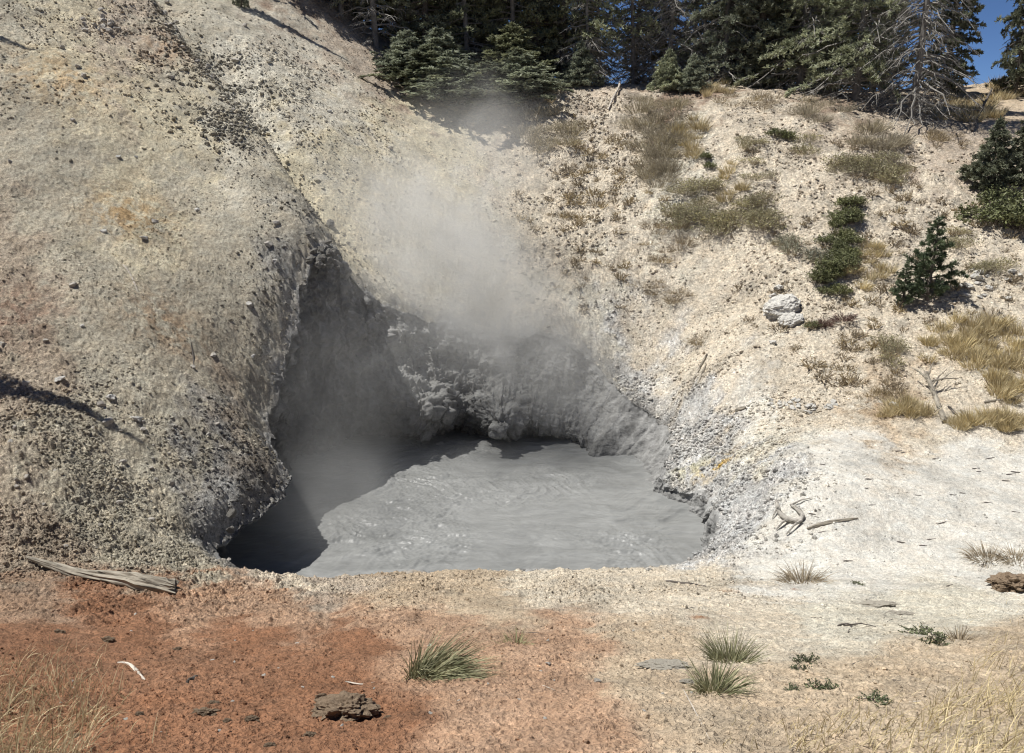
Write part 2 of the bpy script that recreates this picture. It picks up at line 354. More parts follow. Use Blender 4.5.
def bump(nt, b, h, strength, dist):
    n = nd(nt, 'ShaderNodeBump', Strength=strength, Distance=dist); nt.links.new(h, n.inputs['Height']); nt.links.new(n.outputs[0], b.inputs['Normal'])

def ground_material():
    m, nt, b = mat_new('mineral ground'); b.inputs['Roughness'].default_value = .95
    pos = nt.nodes.new('ShaderNodeNewGeometry').outputs['Position']
    vc = nd(nt, 'ShaderNodeVertexColor', _layer_name='tint'); at = vc.outputs['Color']
    kk = nd(nt, 'ShaderNodeMath', _operation='MULTIPLY_ADD'); nt.links.new(vc.outputs['Alpha'], kk.inputs[0]); kk.inputs[1].default_value = .75; kk.inputs[2].default_value = .38; kk.use_clamp = True; K = kk.outputs[0]
    n1 = noise_node(nt, pos, 1.1, 6, .6); n2 = noise_node(nt, pos, 9, 5, .65); n3 = noise_node(nt, pos, 55, 3, .6); n4 = noise_node(nt, pos, 3.2, 6, .7)
    c = mix(nt, at, ramp(nt, n1, [(.3, g3(.72)), (.5, g3(1.0)), (.72, g3(1.18))]), 1.0, 'MULTIPLY')
    c = mix(nt, c, ramp(nt, n2, [(.28, g3(.66)), (.5, g3(1.0)), (.75, g3(1.25))]), K, 'MULTIPLY')
    c = mix(nt, c, ramp(nt, n3, [(.3, g3(.55)), (.5, g3(1.0)), (.72, g3(1.4))]), K, 'MULTIPLY')
    c = mix(nt, c, ramp(nt, n4, [(.35, (1.04, .99, .94)), (.6, (1, 1, 1)), (.75, (.97, .99, 1.01))]), 1.0, 'MULTIPLY')
    # scattered dark and pale grit, in two sizes
    for sc_, fac_ in ((42.0, .8), (15.0, .75)):
        v = nd(nt, 'ShaderNodeTexVoronoi', Scale=sc_); nt.links.new(pos, v.inputs['Vector'])
        sep = nt.nodes.new('ShaderNodeSeparateColor'); nt.links.new(v.outputs['Color'], sep.inputs[0])
        grit = ramp(nt, sep.outputs[0], [(.0, g3(.4)), (.08, g3(.75)), (.2, g3(1)), (.82, g3(1)), (.95, g3(1.35))])
        gf = nd(nt, 'ShaderNodeMath', _operation='MULTIPLY'); nt.links.new(vc.outputs['Alpha'], gf.inputs[0]); gf.inputs[1].default_value = fac_
        c = mix(nt, c, grit, gf.outputs[0], 'MULTIPLY')
    n5 = noise_node(nt, pos, 22, 3, .6); c = mix(nt, c, ramp(nt, n5, [(.32, g3(.68)), (.5, g3(1.0)), (.7, g3(1.28))]), K, 'MULTIPLY')
    nt.links.new(c, b.inputs['Base Color'])
    add = nd(nt, 'ShaderNodeMath', _operation='MULTIPLY_ADD'); nt.links.new(n3, add.inputs[0]); add.inputs[1].default_value = .8
    nt.links.new(n2, add.inputs[2]); bump(nt, b, add.outputs[0], 1.0, .04)
    return m
def tint_material(name, lo, hi, rough=.8, scale=6.0, trans=0, rnd=.0):
    """colour varies between lo and hi with noise, the per-vertex tint and the object"""
    m, nt, b = mat_new(name); b.inputs['Roughness'].default_value = rough
    pos = nt.nodes.new('ShaderNodeNewGeometry').outputs['Position']
    at = nd(nt, 'ShaderNodeVertexColor', _layer_name='tint').outputs['Color']
    c = ramp(nt, noise_node(nt, pos, scale, 4), [(.32, lo), (.68, hi)])
    c = mix(nt, c, at, 1.0, 'MULTIPLY')
    if rnd:
        oi = nt.nodes.new('ShaderNodeObjectInfo').outputs['Random']
        c = mix(nt, c, ramp(nt, oi, [(0, g3(1 - rnd)), (.5, (1, 1, 1)), (1, (1 + rnd, 1 + rnd * .8, 1 - rnd * .3))]), 1.0, 'MULTIPLY')
    nt.links.new(c, b.inputs['Base Color'])
    if trans:
        tr = nt.nodes.new('ShaderNodeBsdfTranslucent'); nt.links.new(c, tr.inputs['Color'])
        ms = nd(nt, 'ShaderNodeMixShader', Fac=trans); nt.links.new(b.outputs[0], ms.inputs[1]); nt.links.new(tr.outputs[0], ms.inputs[2])
        nt.links.new(ms.outputs[0], nt.nodes['Material Output'].inputs['Surface'])
    return m
def wood_material(name, lo, hi):
    m, nt, b = mat_new(name); b.inputs['Roughness'].default_value = .85; dk = tuple(v * .3 for v in lo)
    tc = nt.nodes.new('ShaderNodeTexCoord').outputs['Object']; mp = nt.nodes.new('ShaderNodeMapping'); mp.inputs['Scale'].default_value = (1.5, 15, 15); nt.links.new(tc, mp.inputs['Vector'])
    n = noise_node(nt, mp.outputs[0], 1.0, 6, .65); n2 = noise_node(nt, tc, 5, 3)
    c = mix(nt, ramp(nt, n, [(.3, lo), (.7, hi)]), ramp(nt, n2, [(.3, g3(.75)), (.7, g3(1.15))]), 1.0, 'MULTIPLY')
    mp2 = nt.nodes.new('ShaderNodeMapping'); mp2.inputs['Scale'].default_value = (.9, 22, 22); nt.links.new(tc, mp2.inputs['Vector']); n3 = noise_node(nt, mp2.outputs[0], 1.3, 3, .5)
    c = mix(nt, c, ramp(nt, n3, [(.34, g3(.22)), (.42, (1, 1, 1))]), 1.0, 'MULTIPLY')
    nt.links.new(c, b.inputs['Base Color']); bump(nt, b, n, 1.0, .03); return m
def rock_material(name, lo, hi, scale=8):
    m, nt, b = mat_new(name); b.inputs['Roughness'].default_value = .92
    tc = nt.nodes.new('ShaderNodeTexCoord').outputs['Object']; n = noise_node(nt, tc, scale, 8, .7); n2 = noise_node(nt, tc, scale * 6, 4)
    c = mix(nt, ramp(nt, n, [(.3, lo), (.7, hi)]), ramp(nt, n2, [(.3, g3(.75)), (.7, g3(1.2))]), 1.0, 'MULTIPLY')
    nt.links.new(c, b.inputs['Base Color']); bump(nt, b, n, .8, .03); return m
# ------------------------------------------------------------------ camera, light, sky
cam = bpy.data.cameras.new('camera'); cam.sensor_width = 36; cam.lens = 36 * FPX / 1024; cam.clip_start = .05; cam.clip_end = 5000
co = bpy.data.objects.new('camera', cam); COL.objects.link(co); co.location = (0, 0, CAMZ); co.rotation_euler = (math.pi / 2 - PITCH, 0, 0); SC.camera = co
elev = math.asin(SUN_DIR[2]); azim = math.atan2(SUN_DIR[0], SUN_DIR[1])
sl = bpy.data.lights.new('sun', 'SUN'); sl.energy = 4.9; sl.angle = math.radians(.5); sl.color = (1, .972, .92)
so = bpy.data.objects.new('sun', sl); COL.objects.link(so); so.location = (-20, 0, 40)
so.rotation_euler = Vector(SUN_DIR).to_track_quat('Z', 'Y').to_euler()
w = bpy.data.worlds.new('World'); SC.world = w; w.use_nodes = True; nt = w.node_tree
sky = nt.nodes.new('ShaderNodeTexSky'); sky.sky_type = 'NISHITA'; sky.sun_disc = False; sky.sun_elevation = elev; sky.sun_rotation = azim
sky.altitude = 4000; sky.air_density = .6; sky.dust_density = 0.0; sky.ozone_density = 7.0
nt.links.new(sky.outputs[0], nt.nodes['Background'].inputs['Color']); nt.nodes['Background'].inputs['Strength'].default_value = .075
SC.view_settings.view_transform = 'Standard'; SC.view_settings.look = 'None'; SC.view_settings.exposure = 0.31; SC.view_settings.gamma = 1
SC.render.engine = 'CYCLES'; SC.cycles.use_denoising = True; SC.cycles.filter_width = 1.1; SC.cycles.max_bounces = 6; SC.cycles.diffuse_bounces = 3; SC.cycles.volume_bounces = 2
SC.cycles.volume_step_rate = 2.0; SC.cycles.volume_max_steps = 128; SC.cycles.transparent_max_bounces = 64; SC.cycles.sample_clamp_indirect = 4

M_GROUND = ground_material()

# ------------------------------------------------------------------ crater rim in plan (polar about the vent)
CC = np.array([-0.35, 17.3])
_rim = np.array(RIM); _ph = np.arctan2(_rim[:, 1] - CC[1], _rim[:, 0] - CC[0]); _rr = np.hypot(_rim[:, 1] - CC[1], _rim[:, 0] - CC[0])
_o = np.argsort(_ph); _ph = _ph[_o]; _rr = _rr[_o]
def rim_r(phi):
    P = np.concatenate([_ph - 2 * np.pi, _ph, _ph + 2 * np.pi]); R = np.concatenate([_rr] * 3)
    r = 0
    for d in (-.05, -.025, 0, .025, .05): r = r + np.interp((phi + d + np.pi) % (2 * np.pi) - np.pi, P, R)
    x = np.cos(phi) * 4; y = np.sin(phi) * 4
    return r / 5 + .10 * noise2(x * .9, y * .9, 61) + .13 * noise2(x * 2.6, y * 2.6, 62) + .07 * noise2(x * 7, y * 7, 63)

# ------------------------------------------------------------------ ground sheet: fine towards the viewpoint, coarse to the horizon
az = np.radians(np.concatenate([np.linspace(-180, -42, 70)[:-1], np.linspace(-42, -34, 60)[:-1], np.linspace(-34, 34, 1560), np.linspace(34, 42, 60)[1:], np.linspace(42, 180, 70)[1:]]))
rad = np.concatenate([np.linspace(.03, 2.6, 14)[:-1], np.exp(np.linspace(math.log(2.6), math.log(9.5), 560))[:-1], np.exp(np.linspace(math.log(9.5), math.log(25), 740))[:-1], np.exp(np.linspace(math.log(25), math.log(46), 330)), np.exp(np.linspace(math.log(46), math.log(1500), 60))[1:]])
A_, R_ = np.meshgrid(az, rad); X = R_ * np.sin(A_); Y = R_ * np.cos(A_)
Z = macro_z(X, Y)
far = smooth(60, 130, R_); Z = Z * (1 - far) + far * (7 + 5 * noise2(X * .008, Y * .008, 5))
CH = character(X, Y)
spc = np.maximum(np.gradient(rad)[:, None], np.where(np.abs(A_) > math.radians(34.5), R_ * .03, 0))
near = R_ < 60
MZ = micro_z(X, Y, CH, spc); Z = Z + np.where(near, MZ, 0)
phi = np.arctan2(Y - CC[1], X - CC[0]); RC = np.hypot(Y - CC[1], X - CC[0]); inside = RC < rim_r(phi) + .02
# the sheet dips under the lip of the wall mesh
edge = RC - rim_r(phi); pdeg = np.degrees(phi)
leftw = np.interp(pdeg, [-180, -135, -118, -100, 110, 125, 140, 180], [1, 1, .4, 0, 0, .4, 1, 1])
m = (edge > -.3) & (edge < 1.6); xe, ye = X[m], Y[m]; ee = np.maximum(edge[m], 0)
crumb = .10 * (np.abs(noise2(xe * 3.3, ye * 3.3, 91)) - .3) + .07 * (np.abs(noise2(xe * 8, ye * 8, 92)) - .3) + .10 * pebbles2(xe, ye, .16, 6, .6)
Z[m] += leftw[m] * (-.38 * np.exp(-(ee / .38) ** 2) + crumb * np.exp(-(ee / .45) ** 2)) + (1 - leftw[m]) * crumb * .5 * np.exp(-(ee / .25) ** 2)
V = np.stack([X, Y, Z], -1).reshape(-1, 3)
nr, na = X.shape; i = np.arange(nr - 1)[:, None] * na; j = np.arange(na - 1)[None]
Q = np.stack([i + j, i + j + 1, i + na + j + 1, i + na + j], -1).reshape(-1, 4)
Q = Q[:, ::-1]
ins = inside.reshape(-1); keep = ~(ins[Q[:, 0]] & ins[Q[:, 1]] & ins[Q[:, 2]] & ins[Q[:, 3]]); Q = Q[keep]
used = np.zeros(len(V), bool); used[Q.ravel()] = True; remap = np.cumsum(used) - 1
def wet_tint(x, y, z, c):
    """mud-splashed grey close to the rim, dry colour away from it"""
    ph = np.arctan2(y - CC[1], x - CC[0]); e = np.hypot(y - CC[1], x - CC[0]) - rim_r(ph)
    deg = np.degrees(ph)
    reach = np.interp(deg, [-180, -160, -120, -60, -40, -20, 20, 50, 75, 100, 130, 150, 165, 180], [.5, .5, .12, .08, .12, .2, .25, .9, 1.5, 1.3, .5, .35, .45, .5])
    k = np.clip(1 - (e + (.12 + .25 * reach) * fbm2(x * 2.2, y * 2.2, 4, 71, .6)) / reach, 0, 1)[..., None] ** 1.3
    return c * (1 - k) + np.array([.22, .218, .21]) * k
tint = CH[..., :3].reshape(-1, 3)
tint = wet_tint(V[:, 0], V[:, 1], V[:, 2], tint)
dots = pebbles2(V[:, 0], V[:, 1], .30, 8, .2)   # odd paler / darker stones
tint = np.concatenate([tint, np.clip(.12 + CH[..., 4].reshape(-1, 1), 0, 1)], 1)
me = new_mesh('ground', V[used], [remap[Q]], tint[used].astype(np.float32), True)
ground = tag(link('ground', me, M_GROUND), kind='structure')

# ------------------------------------------------------------------ crater wall
NP, NT = 1700, 300
ph = np.linspace(-np.pi, np.pi, NP, endpoint=False); t = np.linspace(-.12, 1, NT)
R0 = rim_r(ph); deg = np.degrees(ph)
_D = [-180, -160, -140, -115, -90, -60, -40, -25, -10, 0, 12, 25, 38, 50, 60, 75, 90, 105, 118, 128, 138, 150, 165, 180]
inset = np.interp(deg, _D, [-.9, -1.8, -2.0, -.4, .9, .9, .6, .25, .2, .2, .35, .8, 1.5, 1.9, 1.9, 1.7, 1.5, 1.5, 1.3, .9, .3, -.3, -.7, -.5])  # how far the foot stands in from the rim
bulge = np.interp(deg, _D, [0, 0, 0, 0, 0, 0, 0, 0, 0, 0, 0, .05, .1, .15, .3, .45, .6, .5, .45, .4, .2, 0, 0, 0])
und = np.interp(deg, _D, [.3, .2, 0, 0, 0, 0, 0, 0, 0, 0, 0, 0, 0, 0, .3, .7, .9, 1.0, 1.1, 1.0, .8, .6, .4, .3])
for c0, wd, amp in ((88, 6.5, 1.1), (74, 4, .3), (101, 4, -.3), (119, 8, .8), (62, 5, .2)):
    bulge = bulge + amp * np.exp(-((deg - c0) / wd) ** 2)
TT, PP = np.meshgrid(t, ph, indexing='ij'); tt = np.clip(TT, 0, 1)
prof = np.where(inset[None] < 0, tt ** .45, tt ** 1.15)
rim_xy = CC[:, None] + np.stack([np.cos(ph), np.sin(ph)]) * R0; zr = macro_z(rim_xy[0], rim_xy[1])
zr = np.convolve(np.concatenate([zr[-6:], zr, zr[:6]]), np.ones(13) / 13, 'valid')
r = R0[None] - inset[None] * prof - bulge[None] * np.exp(-((tt - .62) / .2) ** 2) + und[None] * np.exp(-((tt - .93) / .12) ** 2)
foot = -.35
z = zr[None] + (foot - zr[None]) * tt
flap = np.clip(-TT / .12, 0, 1)                     # the lip: folds over the rim and dives under the ground sheet
r = r + .55 * flap; 
X = CC[0] + np.cos(PP) * r; Y = CC[1] + np.sin(PP) * r
chw = character(X, Y)
zg = macro_z(X, Y) + micro_z(X, Y, chw, np.full(X.shape, .03))
lw_ = np.interp(deg, [-180, -135, -118, -100, 110, 125, 140, 180], [1, 1, .4, 0, 0, .4, 1, 1])
z = np.where(TT < 0, zg - .012 - .048 * lw_[None] - .06 * flap - lw_[None] * .36 * np.exp(-(np.maximum(r - R0[None], 0) / .38) ** 2), z)
topmix = np.exp(-(tt / .06) ** 2) * (TT >= 0); zz0 = zg[int(np.argmin(np.abs(t)))][None]
z = z + topmix * (zz0 - zr[None] - .012 - .048 * lw_[None] - lw_[None] * .36)
# outward normals of the smooth wall, then lumps of dried mud
def grid_normals(X, Y, Z):
    P = np.stack([X, Y, Z], -1); du = np.gradient(P, axis=0); dv = np.roll(P, -1, 1) - np.roll(P, 1, 1); n = np.cross(dv, du)
    return n / (np.linalg.norm(n, axis=-1)[..., None] + 1e-9)
N = grid_normals(X, Y, z)
if (N[NT // 2, :, 0] * np.cos(ph) + N[NT // 2, :, 1] * np.sin(ph)).mean() > 0: N = -N
amp = smooth(-.02, .12, TT) * np.interp(deg, _D, [1, 1, .9, .7, .6, .6, .6, .55, .45, .4, .4, .3, .25, .25, .6, 1.0, 1.1, 1.2, 1.2, 1.1, 1, 1, 1, 1])[None]
low = smooth(.15, .5, tt)
d = .46 * (billow3(X * .75, Y * .75, z * .9, 3, 3) - .45) * amp
d = d + .13 * (billow3(X * 3.1, Y * 3.1, z * 2.2, 4, 9) - .35) * amp
d = d + .06 * fbm3(X * 11, Y * 11, z * 6, 3, 14) * amp + .03 * noise3(X * 27, Y * 27, z * 14, 18) * amp
drip = noise2(PP * 60, z * .8, 33) + .5 * noise2(PP * 130, z * 1.2, 34)
rough_l = np.interp(deg, [-180, -125, -105, 112, 128, 180], [1, 1, 0, 0, 1, 1])[None]
d = d + rough_l * amp * (.16 * (np.abs(noise3(X * 2.2, Y * 2.2, z * 1.6, 51)) - .25) + .10 * (np.abs(noise3(X * 5.5, Y * 5.5, z * 4, 52)) - .25) + .05 * noise3(X * 13, Y * 13, z * 9, 53))
d = d + .05 * drip * amp * low
lipm = np.exp(-((TT + .015) / .05) ** 2)
d = d + .35 * lipm * (.22 * noise3(X * 2.3, Y * 2.3, z * 2.3, 25) + .09 * noise3(X * 6, Y * 6, z * 6, 26) + .03 * noise3(X * 20, Y * 20, z * 20, 27))
X = X + N[..., 0] * d; Y = Y + N[..., 1] * d; z = z + N[..., 2] * d * .8
V = np.stack([X, Y, z], -1).reshape(-1, 3)
i = np.arange(NT - 1)[:, None] * NP; j = np.arange(NP)[None]; j2 = (j + 1) % NP
Q = np.stack([i + j, i + j2, i + NP + j2, i + NP + j], -1).reshape(-1, 4)
cw = wet_tint(X.ravel(), Y.ravel(), z.ravel(), chw[..., :3].reshape(-1, 3)).reshape(NT, NP, 3)
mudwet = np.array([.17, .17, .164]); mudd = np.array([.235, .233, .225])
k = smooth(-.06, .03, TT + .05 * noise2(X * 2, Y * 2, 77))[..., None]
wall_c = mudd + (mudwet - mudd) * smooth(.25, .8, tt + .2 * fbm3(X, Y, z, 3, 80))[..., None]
left_shade = np.interp(deg, _D, [.42, .42, .42, .7, 1, 1, 1, 1, 1, 1, 1, 1, 1, 1, 1, 1, 1, 1, 1, .85, .65, .5, .45, .42])
wall_c = wall_c * left_shade[None, :, None]  # wall colour lowered on the left to paint in the hollow's shade
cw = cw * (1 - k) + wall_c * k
crust = smooth(.12, .4, fbm3(X * 2.4, Y * 2.4, z * 1.8, 4, 95, .65)) * smooth(.75, .1, tt) * np.interp(deg, [-180, 95, 112, 150, 180], [.25, 0, 1, .8, .25])[None] * (TT > 0)
cw = cw * (1 - .75 * crust[..., None]) + np.array([.34, .335, .32]) * .75 * crust[..., None]
cw = cw * (1 + .42 * fbm3(X * 3, Y * 3, z * 3, 4, 90, .6)[..., None])
M_WALL, nt, b = mat_new('dried mud wall'); b.inputs['Roughness'].default_value = .8
pos = nt.nodes.new('ShaderNodeNewGeometry').outputs['Position']; at = nd(nt, 'ShaderNodeVertexColor', _layer_name='tint').outputs['Color']
n2 = noise_node(nt, pos, 8, 6, .65); n3 = noise_node(nt, pos, 40, 4, .6)
c = mix(nt, at, ramp(nt, n2, [(.28, g3(.65)), (.5, g3(1.0)), (.75, g3(1.3))]), 1.0, 'MULTIPLY'); c = mix(nt, c, ramp(nt, n3, [(.3, g3(.8)), (.72, g3(1.2))]), 1.0, 'MULTIPLY')
nt.links.new(c, b.inputs['Base Color']); ad = nd(nt, 'ShaderNodeMath', _operation='MULTIPLY_ADD'); nt.links.new(n3, ad.inputs[0]); ad.inputs[1].default_value = .4; nt.links.new(n2, ad.inputs[2]); bump(nt, b, ad.outputs[0], .8, .03)
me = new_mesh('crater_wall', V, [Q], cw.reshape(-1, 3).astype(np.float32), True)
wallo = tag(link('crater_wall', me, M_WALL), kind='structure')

# ------------------------------------------------------------------ boiling mud
NR, NA = 620, 1100
aa = np.linspace(-np.pi, np.pi, NA, endpoint=False); rr = np.linspace(0.0005, 1, NR) ** .75
Rm = rim_r(aa) + np.interp(np.degrees(aa), _D, [1.6, 2.2, 2.4, .9, .2, .2, .2, .2, .2, .2, .2, .2, .2, .2, .3, .4, .5, .6, .6, .8, .9, .9, .9, .9])
AR, AA = np.meshgrid(rr, aa, indexing='ij'); Rg = AR * Rm[None]
X = CC[0] + np.cos(AA) * Rg; Y = CC[1] + np.sin(AA) * Rg
wx = X + .8 * fbm2(X * .35, Y * .35, 3, 11); wy = Y + .8 * fbm2(X * .35, Y * .35, 3, 15)
z = .035 * fbm2(wx * .7, wy * 1.4, 3, 20) + .012 * (1 - 2 * np.abs(noise2(wx * 1.3, wy * 3.2, 27))) + .005 * (1 - 2 * np.abs(noise2(wx * 3.1, wy * 7.5, 28))) + .003 * noise2(wx * 9, wy * 17, 29)
chop = smooth(-.1, .7, noise2(X * .45 + 3, Y * .45, 66) + np.exp(-(((X + 1.9) / 2.2) ** 2 + ((Y - 16.3) / 3.0) ** 2)) * .8)
z = z + chop * .7 * (.04 * (1 - 2 * np.abs(noise2(wx * 2.6, wy * 3.4, 41))) + .022 * noise2(X * 5 + .4 * wx, Y * 6, 42) + .016 * noise2(X * 13, Y * 15, 43) + .02 * pebbles2(X, Y, .22, 12, .35))
blob = pebbles2(X, Y, .5, 5, .25); z = z + .05 * blob * chop

V = np.stack([X, Y, z], -1).reshape(-1, 3)
i = np.arange(NR - 1)[:, None] * NA; j = np.arange(NA)[None]; j2 = (j + 1) % NA
Q = np.stack([i + j, i + NA + j, i + NA + j2, i + j2], -1).reshape(-1, 4)
me = new_mesh('mud_pool', V, [Q], None, True)
M_MUD, nt, b = mat_new('boiling grey mud'); b.inputs['Roughness'].default_value = .38; b.inputs['Specular IOR Level'].default_value = .22
pos = nt.nodes.new('ShaderNodeNewGeometry').outputs['Position']; mp = nt.nodes.new('ShaderNodeMapping'); mp.inputs['Scale'].default_value = (.5, 1.5, 1); nt.links.new(pos, mp.inputs['Vector'])
na_ = nd(nt, 'ShaderNodeTexNoise', Scale=.9, Detail=7.0, Roughness=.6, Distortion=1.6); nt.links.new(mp.outputs[0], na_.inputs['Vector'])
nb_ = nd(nt, 'ShaderNodeTexNoise', Scale=4.0, Detail=6.0, Roughness=.6, Distortion=1.2); nt.links.new(mp.outputs[0], nb_.inputs['Vector'])
c = ramp(nt, na_.outputs['Fac'], [(.3, (.185, .188, .182)), (.5, (.222, .225, .219)), (.7, (.265, .268, .261))]); c = mix(nt, c, ramp(nt, nb_.outputs['Fac'], [(.3, g3(.85)), (.7, g3(1.12))]), 1.0, 'MULTIPLY')
nt.links.new(c, b.inputs['Base Color']); bump(nt, b, nb_.outputs['Fac'], .35, .02)
mud = tag(link('mud_pool', me, M_MUD), kind='structure')
_plain_ground_z = ground_z
def ground_z(x, y):
    # the left rim droops into the pit
    x = np.atleast_1d(np.asarray(x, np.float64)); y = np.atleast_1d(np.asarray(y, np.float64))
    p_ = np.arctan2(y - CC[1], x - CC[0]); e_ = np.maximum(np.hypot(y - CC[1], x - CC[0]) - rim_r(p_), 0)
    lw2 = np.interp(np.degrees(p_), [-180, -135, -118, -100, 110, 125, 140, 180], [1, 1, .4, 0, 0, .4, 1, 1])
    return _plain_ground_z(x, y) - lw2 * .40 * np.exp(-(e_ / .38) ** 2)
print('terrain built', round(time.time() - T0, 1))
# ------------------------------------------------------------------ plants: makers
def unit(v): return v / (np.linalg.norm(v, axis=-1, keepdims=True) + 1e-9)
def spikes(g, P, D, n, L, W, spread, c):
    """needle tufts: n flat tapering needles bunches per point, leaning along D"""
    m = len(P); PP = np.repeat(P, n, 0); DD = unit(np.repeat(D, n, 0) + rng.normal(size=(m * n, 3)) * spread)
    LL = L * rng.uniform(.6, 1.25, m * n); side = unit(np.cross(DD, rng.normal(size=(m * n, 3)))) * (W * rng.uniform(.7, 1.3, m * n))[:, None] * .5
    a = PP - side * .5; b = PP + side * .5; mid = PP + DD * (LL * .55)[:, None]; tip = PP + DD * LL[:, None]
    V = np.stack([a, b, mid + side, mid - side, tip], 1).reshape(-1, 3); k = (np.arange(m * n) * 5)[:, None]
    cc = np.repeat(np.repeat(c, n) * rng.uniform(.8, 1.2, m * n), 5)
    g.add(V, k + np.array([[0, 1, 2, 3]]), k + np.array([[3, 2, 4]]), cc)
def conifer(seed, H, r0, cb, Lmax, per_m, up=.15, droop=.35, clumps=34, nsp=6, sl=.15, sw=.035, dead_below=0., bare=0., taper=.85, twigs=5):
    """returns trunk+limb geometry, needle geometry. bare = share of limbs without needles, dead_below = height under which limbs are dead"""
    global rng
    rng = np.random.default_rng(seed); wood = Geo(); leaf = Geo()
    zt = np.linspace(-.25, H, 14); lean = np.array([rng.normal() * .02, rng.normal() * .02])
    tr = np.stack([lean[0] * zt + .03 * np.sin(zt), lean[1] * zt + .03 * np.cos(zt * .8), zt], 1)
    wood.tube(tr, r0 * (1 - .93 * np.clip(zt / H, 0, 1) ** .9) + .008, 8, c=.9, wob=.12)
    nb = int((H - cb) * per_m); zs = cb + (H - cb) * (np.arange(nb) + rng.random(nb)) / nb; limb_len = Geo()
    for q, zb in enumerate(zs):
        a = q * 2.399 + rng.normal() * .5; f = zb / H
        L = Lmax * (max(0.03, 1 - f) ** taper) * rng.uniform(.55, 1.15) * (1 if zb > cb + .4 or cb > .5 else .8)
        if L < .06: L = .06
        u = up + (.5 if f > .85 else 0) + rng.normal() * .1; d = np.array([math.cos(a), math.sin(a), 0]); s = np.linspace(0, 1, 6)
        base = np.array([np.interp(zb, zt, tr[:, 0]), np.interp(zb, zt, tr[:, 1]), zb])
        path = base + d * (L * s)[:, None]; path[:, 2] += L * (u * s - droop * s ** 2 + .12 * s ** 3)
        path[1:] += rng.normal(size=(5, 3)) * .03 * L
        dead = rng.random() < bare or zb < dead_below
        rr = max(.006, .018 * L) * (1 - .75 * s) + .003
        wood.tube(path, rr, 4, False, c=1.15 if dead else .8)
        side = np.array([-d[1], d[0], 0])
        # side twigs
        nt_ = twigs + (4 if dead else 0); st = rng.uniform(.2, .98, nt_); P = np.stack([np.interp(st, s, path[:, k]) for k in range(3)], 1)
        sg = np.where(np.arange(nt_) % 2, 1, -1); D = unit(d * .6 + side * sg[:, None] * rng.uniform(.5, 1.1, nt_)[:, None] + np.array([0, 0, -.3 if dead else .05]) + rng.normal(size=(nt_, 3)) * .25)
        TL = L * rng.uniform(.18, .42, nt_) * (1.15 - st * .6)
        wood.strips(P, D, TL, np.full(nt_, .016 if dead else .02), np.full(nt_, .25), 3, np.full(nt_, 1.2 if dead else .8))
        if dead:
            n2 = nt_ * 3; w_ = rng.integers(0, nt_, n2); P2 = P[w_] + D[w_] * (TL[w_] * rng.uniform(.3, .9, n2))[:, None]
            wood.strips(P2, unit(D[w_] + rng.normal(size=(n2, 3)) * .7), TL[w_] * .5, np.full(n2, .011), np.full(n2, .4), 2, np.full(n2, 1.25)); continue
        # needle tufts along the limb and along its twigs
        n = max(4, int(clumps * L / Lmax)); n1 = n // 3; sa = rng.uniform(.3, 1.0, n1); PA = np.stack([np.interp(sa, s, path[:, k]) for k in range(3)], 1); DA = np.repeat((unit(path[-1] - path[-3]) + [0, 0, .15])[None], n1, 0)
        n2 = n - n1; w_ = rng.integers(0, nt_, n2); sb = rng.uniform(.15, 1.05, n2); PB = P[w_] + D[w_] * (TL[w_] * sb)[:, None]; PB[:, 2] -= .25 * TL[w_] * sb ** 2; DB = D[w_] + [0, 0, .2]
        PP = np.vstack([PA, PB]); DD = unit(np.vstack([DA, DB])); cc = rng.uniform(.7, 1.25) * rng.uniform(.8, 1.2, len(PP))
        spikes(leaf, PP, DD, nsp, sl, sw, .55, cc)
    # leader
    spikes(leaf, tr[-1:] + 0., np.array([[0, 0, 1.]]), 6, sl * 1.5, sw, .3, np.ones(1))
    return wood, (leaf if leaf.n else None)
def brush(seed, R, H, n, w=.016, bend=.15, leafn=0, leafs=.03):
    """fine-stemmed brush: stems fan from the root; optional small leaves"""
    global rng
    rng = np.random.default_rng(seed); g = Geo(); lf = Geo()
    a = rng.uniform(0, 2 * np.pi, n); q = np.sqrt(rng.random(n)); P = np.stack([np.cos(a) * q * R * .45, np.sin(a) * q * R * .45, np.full(n, -.03)], 1)
    tgt = np.stack([np.cos(a) * q * R * rng.uniform(.7, 1.15, n), np.sin(a) * q * R * rng.uniform(.7, 1.15, n), H * np.sqrt(np.clip(1.1 - q * q * .75, .1, 1)) * rng.uniform(.6, 1.1, n)], 1)
    D = tgt - P; L = np.linalg.norm(D, axis=1); D = unit(D + rng.normal(size=D.shape) * .08)
    g.strips(P, D, L, np.full(n, w), np.full(n, bend), 3, rng.uniform(.65, 1.35, n))
    m = n * 2; k = rng.integers(0, n, m); s_ = rng.uniform(.4, .95, m); P2 = P[k] + D[k] * (L[k] * s_)[:, None]; P2[:, 2] -= bend * L[k] * s_ ** 2
    g.strips(P2, unit(D[k] + rng.normal(size=(m, 3)) * .5), L[k] * .28, np.full(m, w * .75), np.full(m, .1), 2, rng.uniform(.65, 1.35, m))
    if leafn:
        k = rng.integers(0, n, leafn); s_ = rng.uniform(.45, 1.08, leafn); P3 = P[k] + D[k] * (L[k] * s_)[:, None] + rng.normal(size=(leafn, 3)) * R * .05; P3[:, 2] = np.maximum(P3[:, 2] - bend * L[k] * s_ ** 2, .01)
        spikes(lf, P3, unit(rng.normal(size=(leafn, 3)) + [0, 0, .6]), 2, leafs * 1.5, leafs, .8, rng.uniform(.6, 1.4, leafn))
    return g, (lf if lf.n else None)
